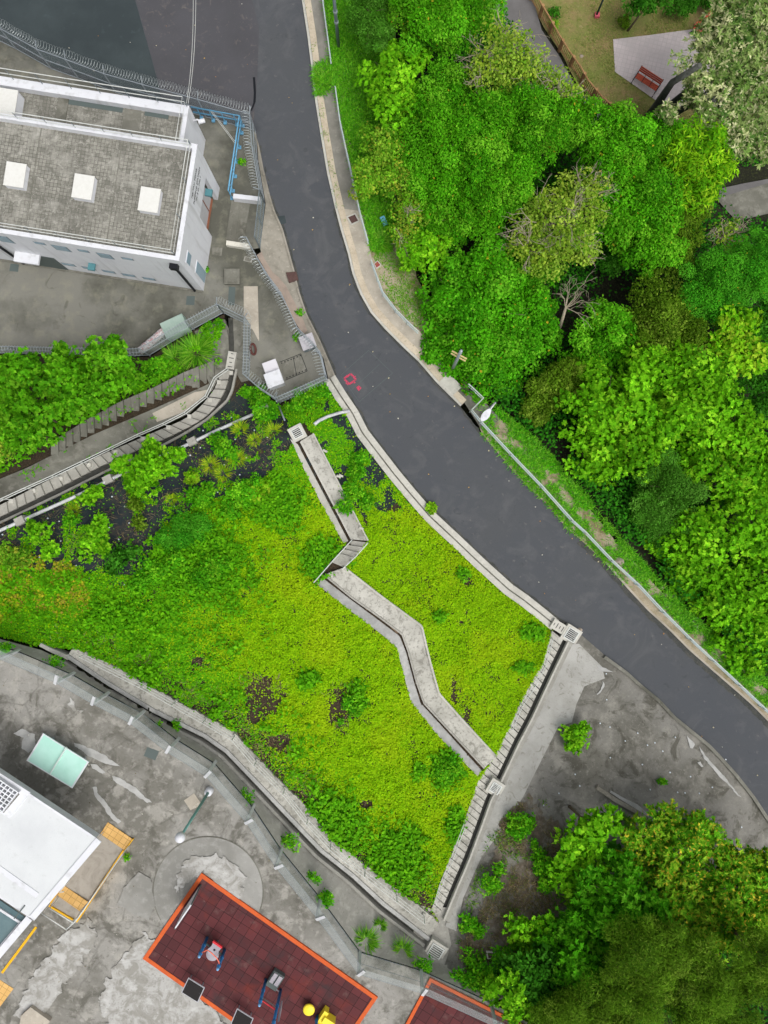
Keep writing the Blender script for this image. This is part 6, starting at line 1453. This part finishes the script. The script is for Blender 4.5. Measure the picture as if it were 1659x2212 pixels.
T('lime crown toward the right edge, under the lime yellow tree', 'mac', [(1505, 820, 66), (1545, 850, 46)], .3)
T('lime crown in the centre of the right hand lime stand', 'mac', [(1485, 905, 66), (1440, 905, 46)], .4)
T('lime crown with a golden sprig at the right of the lime stand', 'mac', [(1588, 915, 66), (1555, 935, 44)], .4)
T('lime crown on the left front of the stand, above the verge grass', 'mac', [(1365, 960, 66), (1310, 985, 46), (1412, 965, 44)], .2)
T('lime crown at the right edge of the frame, middle of the stand', 'mac', [(1620, 985, 62), (1655, 1040, 46)], .3)
T('lime crown between the bluish feathery tree and the right edge', 'mac', [(1540, 1015, 60), (1590, 1060, 50), (1500, 985, 44)], .2)
T('bluish feathery tree rising from the lime stand near the verge', 'laud', [(1442, 1052, 62), (1440, 1120, 52), (1400, 1085, 36)], .3)
T('small lime tree at the verge edge, below the olive brown thicket', 'mac', [(1262, 985, 40), (1300, 1015, 34)], -.3, ls=.85)
T('lime crown below the bluish feathery tree', 'mac', [(1525, 1170, 66), (1490, 1130, 40)], .3)
T('lime crown at the right edge below the middle of the frame', 'mac', [(1618, 1140, 62), (1655, 1195, 40)], .4)
T('low lime tree along the verge, beside the rocks', 'mac', [(1468, 1222, 46), (1435, 1180, 36)], -.1, ls=.8)
T('lime crown above the square manhole in the verge', 'mac', [(1550, 1290, 64), (1520, 1250, 46)], .4, ls=.9)
T('lime crown at the right edge, above the lowest crown of the stand', 'mac', [(1628, 1262, 56), (1655, 1310, 40)], .4)
T('lowest lime crown of the stand, by the guard rail at right', 'mac', [(1604, 1382, 54), (1645, 1345, 40), (1655, 1410, 36)], .4, ls=.9)
# cream leaved tree with three dark trunks
def creamtree():
    t = thing('tree', 'tall cream leaved tree with three dark trunks beside the park bench', 'tree', tuple(W(1398, 256, -7)), 'trees of the wooded slope')
    mb = MB()
    for (bx_, by_), (tx, ty), zt in (((1398, 256), (1452, 178), -.5), ((1420, 252), (1475, 205), -1.5), ((1412, 268), (1480, 232), -1.5)):
        a = W(bx_, by_, -7.1); b = W(tx, ty, zt); mb.tube([a, a.lerp(b, .35) + Vector((.1, .1, 0)), a.lerp(b, .7), b, b + (b - a) * .35 + Vector((1.0, .1, 0))], .32, 9, .16)
    mb.build('trunk', m_bark_d, t, True)
    L = [(1530, 150, 70), (1590, 100, 78), (1640, 40, 70), (1600, 190, 78), (1650, 150, 70), (1512, 205, 44), (1548, 235, 52), (1620, 265, 62), (1590, 308, 46), (1640, 322, 42), (1560, 80, 50), (1532, 72, 40), (1455, 165, 0), (1440, 245, 24), (1580, 20, 44)]
    crown([lobe(x, y, r_, -.2 + .4 * math.sin(x)) for x, y, r_ in L if r_], 'cre', t, 999, .6)
creamtree()
T('dark leafy tree on the park lawn at the top edge', 'dark', [(1385, 8, 36), (1420, -10, 30)], -4.5, group='park plants')
shrub('rounded clipped dark bush beside the paving, nearer the middle of the lawn', 'dark', 1467, 28, 32, .9, .6, 1.4, group='park plants')
shrub('rounded dark bush against the cream leaved tree at the top edge', 'dark', 1528, 18, 30, .9, .6, 1.4, group='park plants')
shrub('small dark shrub inside the balustrade', 'dark', 1195, 34, 12, .4, .7, group='park plants')
shrub('small tan leaved shrub inside the balustrade', 'oli', 1194, 58, 10, .3, .7, group='park plants')
shrub('low loose shrub on the lawn above the paving', 'olid', 1345, 55, 16, .3, .6, .7, group='park plants')
# dead tree
def deadtree():
    b = W(1203, 714, -2.5); t = thing('dead_tree', 'leafless dead tree with pale tangled branches beside the ivy crown', 'dead tree', (b.x, b.y, gxy(b.x, b.y)), 'trees of the wooded slope')
    mb = MB(); r = np.random.default_rng(5); f = W(1222, 665, .2); g0 = Vector((b.x, b.y, gxy(b.x, b.y) - .2)); mb.tube([g0, b + Vector((0, 0, .8)), f], .13, 7, .08)
    for tx, ty in ((1238, 605), (1262, 612), (1272, 632), (1252, 642), (1268, 668), (1225, 615), (1216, 636)):
        e = W(tx, ty, .9); d = e - f; branching(mb, f, d + Vector((0, 0, .3)), d.length * .7, .035, 3, r, .42, (2, 4))
    mb.build('branches', m_bark_p, t, True)
deadtree()
# lower right stand
H2 = 'trees at the lower right'
T('bright lime tree at the left front of the lower stand, on the bare slope', 'mac', [(1262, 1795, 54), (1235, 1835, 44), (1270, 1865, 46), (1305, 1778, 36), (1220, 1895, 34), (1245, 1930, 40)], 6.0, group=H2)
T('large yellow tipped tree at the top of the lower right stand', 'ros', [(1480, 1838, 78), (1415, 1800, 56), (1545, 1850, 62), (1440, 1900, 60), (1385, 1850, 44), (1500, 1785, 40), (1440, 1765, 34), (1372, 1800, 34)], 5.6, group=H2)
T('yellow tipped tree in the middle of the lower right stand', 'ros', [(1568, 1945, 86), (1500, 1960, 66), (1620, 1940, 62), (1540, 2010, 62), (1450, 1955, 46), (1600, 2005, 54)], 6.2, group=H2)
T('yellow tipped tree touching the right edge, beside the grey slope', 'ros', [(1640, 1890, 58), (1660, 1950, 54), (1598, 1862, 40), (1652, 1855, 30)], 5.6, group=H2)
T('darker green tree with clustered leaves in the centre of the lower stand', 'mid', [(1340, 1955, 84), (1285, 1985, 66), (1390, 1970, 52), (1335, 1888, 52), (1300, 2015, 60), (1230, 2000, 50), (1370, 2015, 50), (1280, 1910, 44)], 6.8, group=H2)
T('green tree with clustered leaves left of the large olive feathery crown', 'mid', [(1240, 2085, 56), (1262, 2115, 50), (1205, 2050, 48), (1275, 2060, 46)], 7.6, group=H2)
T('large olive feathery tree in front of the clustered green tree', 'cas', [(1375, 2060, 72), (1335, 2110, 60), (1420, 2035, 60), (1460, 2060, 52), (1390, 2140, 66), (1350, 2190, 60), (1440, 2110, 56)], 9.0, .8, group=H2)
T('olive feathery tree at the bottom edge left of the large one', 'cas', [(1225, 2180, 60), (1280, 2185, 56), (1190, 2212, 50)], 8.6, .8, group=H2)
T('olive feathery tree at the bottom right, between two other feathery crowns', 'cas', [(1525, 2120, 62), (1560, 2180, 66), (1490, 2180, 60), (1520, 2060, 40), (1585, 2120, 46)], 9.0, .8, group=H2)
T('yellowish feathery tree at the lower right corner', 'cas', [(1640, 2080, 56), (1655, 2140, 56), (1630, 2030, 34)], 9.2, .8, group=H2)
T('dark leafed bushy tree by the bottom end of the yard fence', 'dark', [(1150, 2115, 56), (1120, 2150, 46), (1180, 2080, 44), (1100, 2100, 36), (1185, 2140, 40)], 7.6, group=H2)
T('lime sapling behind the yard fence, above the second red floor', 'mac', [(1100, 2135, 36), (1062, 2135, 28), (1115, 2178, 32)], 8.2, ls=.8, group=H2)
T('lime tree left of the dark leafed bushy tree', 'mac', [(1122, 2000, 32), (1128, 2042, 34), (1165, 2030, 36), (1180, 1995, 30)], 6.6, ls=.8, group=H2)
shrub('big round leaved plant in the shade of the lower stand', 'dark', 1313, 1836, 22, .7, 1.9, 1.0)
shrub('lone bright green bush on the bare grey slope', 'mac', 1239, 1585, 29, .5, .7, 1.2, ((1232, 1605, 18), (1252, 1570, 18)))
shrub('small green weed in the middle of the grey slope', 'weed', 1429, 1686, 11, .2, .7)
shrub('bright bush at the left edge of the grey slope', 'weed', 1118, 1776, 30, .4, .9, 1.1, ((1136, 1770, 18),))
shrub('column of bright weeds running down the grey slope', 'weed', 1172, 1868, 24, .4, .8, 1.1, ((1158, 1835, 16), (1180, 1900, 20), (1150, 1815, 10)))
shrub('bright shrub beside the concrete steps, upper of two', 'weed', 1058, 1900, 24, .4, .9, 1.1, ((1075, 1870, 14),))
shrub('bright shrub beside the concrete steps, lower of two', 'weed', 1012, 1985, 24, .4, .9, 1.1, ((1030, 2000, 18),))
shrub('loose green shrub right of the lowest grating', 'weed', 1022, 2060, 24, .3, .9, .9, ((1040, 2085, 26),))
shrub('dark shrub at the foot of the lower stand', 'dark', 1190, 2020, 30, .8, .8)
for k_, (x, y, q_, s_) in enumerate([(1050, 2100, 30, 'weedy shrub left of the lime sapling, above the fence'), (1085, 2055, 26, 'weedy shrub right of the brown centred box'), (1020, 2110, 26, 'weedy shrub in front of the fence end, nearest the grating'), (1078, 2075, 22, 'weedy shrub between the brown centred box and the lime sapling'), (990, 2098, 18, 'weedy shrub hanging over the line wire of the yard fence')]):
    shrub(s_, 'weed', x, y, q_, .4, .9)
# left bank: maples between the pumping yard fence and the steps
H3 = 'trees on the left bank'
T('bright lime tree with a tall shoot against the pumping yard fence', 'macd', [(235, 792, 52), (250, 745, 22), (205, 770, 36), (275, 815, 36)], 3.0, group=H3)
T('bright lime tree at the left edge by the pumping yard fence', 'macd', [(35, 815, 50), (15, 790, 30), (70, 800, 36)], 2.6, group=H3)
T('bright lime tree between the two fence side trees of the left bank', 'macd', [(135, 800, 48), (130, 758, 16), (110, 830, 42), (170, 825, 40)], 2.9, group=H3)
T('lime tree on the left bank, overhanging the old dark steps', 'macd', [(178, 866, 46), (225, 848, 34), (140, 895, 38)], 3.0, group=H3)
T('lime tree at the left edge of the bank, above the railed steps', 'macd', [(80, 902, 50), (40, 880, 44), (98, 935, 32), (40, 945, 40)], 3.4, group=H3)
T('pale olive shrub at the left edge of the bank', 'oli', [(4, 968, 26)], 3.2, group=H3)
shrub('low green shrubs at the foot of the fence side maples', 'weed', 335, 805, 30, .5, .9, 1.0, ((300, 825, 18), (362, 790, 16)))
shrub('broad leaved bush beside the old dark steps', 'macd', 360, 808, 14, .5, .6)
grasstuft('large fountain of long grass at the end of the old dark steps', 425, 762, 42, 420)
grasstuft('long grass clump left of the large grass fountain', 385, 780, 40, 320)
shrub('weeds on the bank beside the cream slotted cover', 'weed', 452, 713, 15, .2, .7, .9, ((475, 702, 12),))
shrub('creeping weeds at the lower corner of the white cabinets enclosure', 'weed', 565, 862, 24, .3, .8, 1.1, ((535, 848, 14), (585, 880, 20)))
shrub('dense green weeds below the enclosure wall', 'weed', 575, 898, 26, .35, .8, 1.2)
shrub('green creeper climbing the enclosure wall, near the kerb', 'weed', 660, 868, 30, .3, .8, 1.0, ((690, 850, 22), (635, 885, 20)))
# plants on the dark slope mat
T('young lime tree growing through the steps railing and pale pipe', 'mac', [(318, 1010, 50), (300, 1045, 36), (350, 1000, 34), (325, 960, 18), (260, 1002, 22), (385, 980, 16)], 3.0, ls=.85, lai=.85, group='plants on the dark slope')
T('lime sapling on the dark slope, left of the yellow creeper', 'mac', [(205, 1160, 34), (190, 1190, 26), (222, 1135, 22), (225, 1185, 18)], 3.9, ls=.8, lai=.8, group='plants on the dark slope')
T('thin lime sapling at the left of the dark slope', 'mac', [(88, 1155, 26), (110, 1190, 22), (72, 1140, 16)], 4.4, ls=.8, lai=.7, group='plants on the dark slope')
GP = 'plants on the dark slope'
for lb, kd, x, y, q_, ex in (
    ('round bush beside the long pale pipe, lower left', 'mac', 200, 1073, 24, ((215, 1062, 14),)), ('twin bushes below the pipe block, dark slope', 'weed', 472, 950, 20, ((488, 968, 22), (505, 978, 14))),
    ('deep green round bush at the edge of the lime creeper', 'weed', 437, 1075, 32, ((455, 1060, 18),)), ('feathery shrub mass at the corner of the lime creeper', 'lau', 400, 1150, 44, ((370, 1170, 30), (430, 1140, 30))),
    ('lime bush left of the upper berm leg', 'weed', 520, 1075, 34, ((545, 1050, 26), (500, 1100, 26))), ('bright bush at the top of the lime creeper', 'lime', 560, 1060, 24, ()),
    ('yellowish weeds at the left edge below the saplings', 'oli', 25, 1200, 30, ((60, 1205, 20),)), ('dark weeds with pale flowers above the yellow creeper', 'dark', 255, 1215, 26, ((285, 1190, 22),)),
    ('dark weeds on the bare mat, right of the lime sapling', 'olid', 298, 1090, 18, ((305, 1130, 16), (290, 1060, 12))), ('small pale bush between the two grass tufts', 'lime', 416, 1034, 14, ()),
    ('weedy mound right of the upper berm leg', 'weed', 772, 995, 24, ((765, 1020, 20),)), ('weedy mound above the bare mat beside the kerb', 'weed', 760, 1060, 26, ((790, 1085, 20), (748, 1090, 20))),
    ('weeds on the mat at the left end of the dark slope', 'weed', 160, 1120, 18, ()), ('leafy mound in the left of the lime creeper', 'weed', 340, 1230, 34, ((310, 1260, 26), (375, 1215, 30))),
    ('deep green mound in the middle left of the creeper', 'weed', 450, 1250, 36, ((480, 1225, 30),)), ('deep green mound next to the lowest leg of the berm', 'weed', 968, 1650, 26, ((955, 1672, 20),)),
    ('small dark weed clump inside the bare round patch', 'weed', 752, 1512, 15, ((765, 1530, 14), (738, 1555, 7)))):
    shrub(lb, kd, x, y, q_, .35, .75 if kd == 'mac' else .9, 1.0, ex, GP)
YT = pal('#9ab81c', '#b5c428', '#7fa818', '#6a9a1a')
for lb, x, y, q_ in (('yellow green spiky tuft at the upper right of the dark slope', 520, 930, 24), ('yellow green spiky tuft close to the corner grating', 590, 932, 22), ('spiky tuft beside the twin bushes', 550, 952, 18),
                     ('yellow spiky tuft below the twin bushes', 513, 992, 26), ('yellow spiky tuft in the middle of the dark slope', 455, 1005, 24), ('yellow leafy tuft left of the round bush', 482, 1022, 22),
                     ('grass tuft on the bare mat below the young lime tree', 370, 1080, 16), ('yellow weed tuft above the lime sapling', 160, 1105, 20)):
    grasstuft(lb, x, y, q_, 170, YT, .7, 'spiky tufts on the dark slope')
# weeds along the yard fence and on the toe bank
for lb, x, y, q_, kd in (('weed tuft at the left end of the yard fence', 117, 1430, 20, 'weed'), ('small weed by the second fence post of the yard', 17, 1398, 16, 'weed'), ('bright weed on the bank at the third bay of the yard fence', 381, 1570, 16, 'weed'),
                         ('small weed on the bank above the yard lamp', 345, 1563, 8, 'weed'), ('weed tuft on the bank right of the yard lamp', 535, 1720, 16, 'weed'), ('large weed clump on the bank by a cranked post', 622, 1818, 24, 'weed'),
                         ('weed clump on the bank above the red floor corner', 676, 1892, 16, 'weed'), ('dark weed clump on the bank near the wide fence bend', 706, 1936, 22, 'weed'), ('weeds in the fence corner left of the lowest grating', 912, 2082, 20, 'weed'),
                         ('small bright plant in the gutter beside the blue rail', 524, 353, 9, 'weed'), ('little weed at the white building corner', 448, 585, 6, 'weed'), ('little green weed on the enclosure ground', 643, 730, 8, 'weed'),
                         ('small weed at the apron edge by the road', 650, 678, 8, 'weed'), ('weeds sprouting at the roof corner beside the ramp', 195, 1800, 7, 'weed'), ('weeds at the lower kerb of the ramp', 278, 1848, 8, 'weed'), ('young weedy shoots on the kerb of the planted slope', 930, 1098, 12, 'lime')):
    shrub(lb, kd, x, y, q_, .2, .7, .9, (), 'weeds along walls and fences')
for lb, x, y, q_ in (('pale bamboo like grass on the bank near the fence bend', 790, 2030, 34), ('grass clump on the bank left of the lowest grating', 868, 2052, 28), ('small grass tuft on the bare bank', 820, 1998, 16), ('long grass spilling over the footway edge', 700, 178, 26), ('long grass clump below the guard rail end', 820, 525, 28), ('grass clump where the lower stand meets the grey slope', 1345, 1775, 22)):
    grasstuft(lb, x, y, q_, 300, None, .75, 'grass clumps')
# creeper trails hanging over the lower walkway
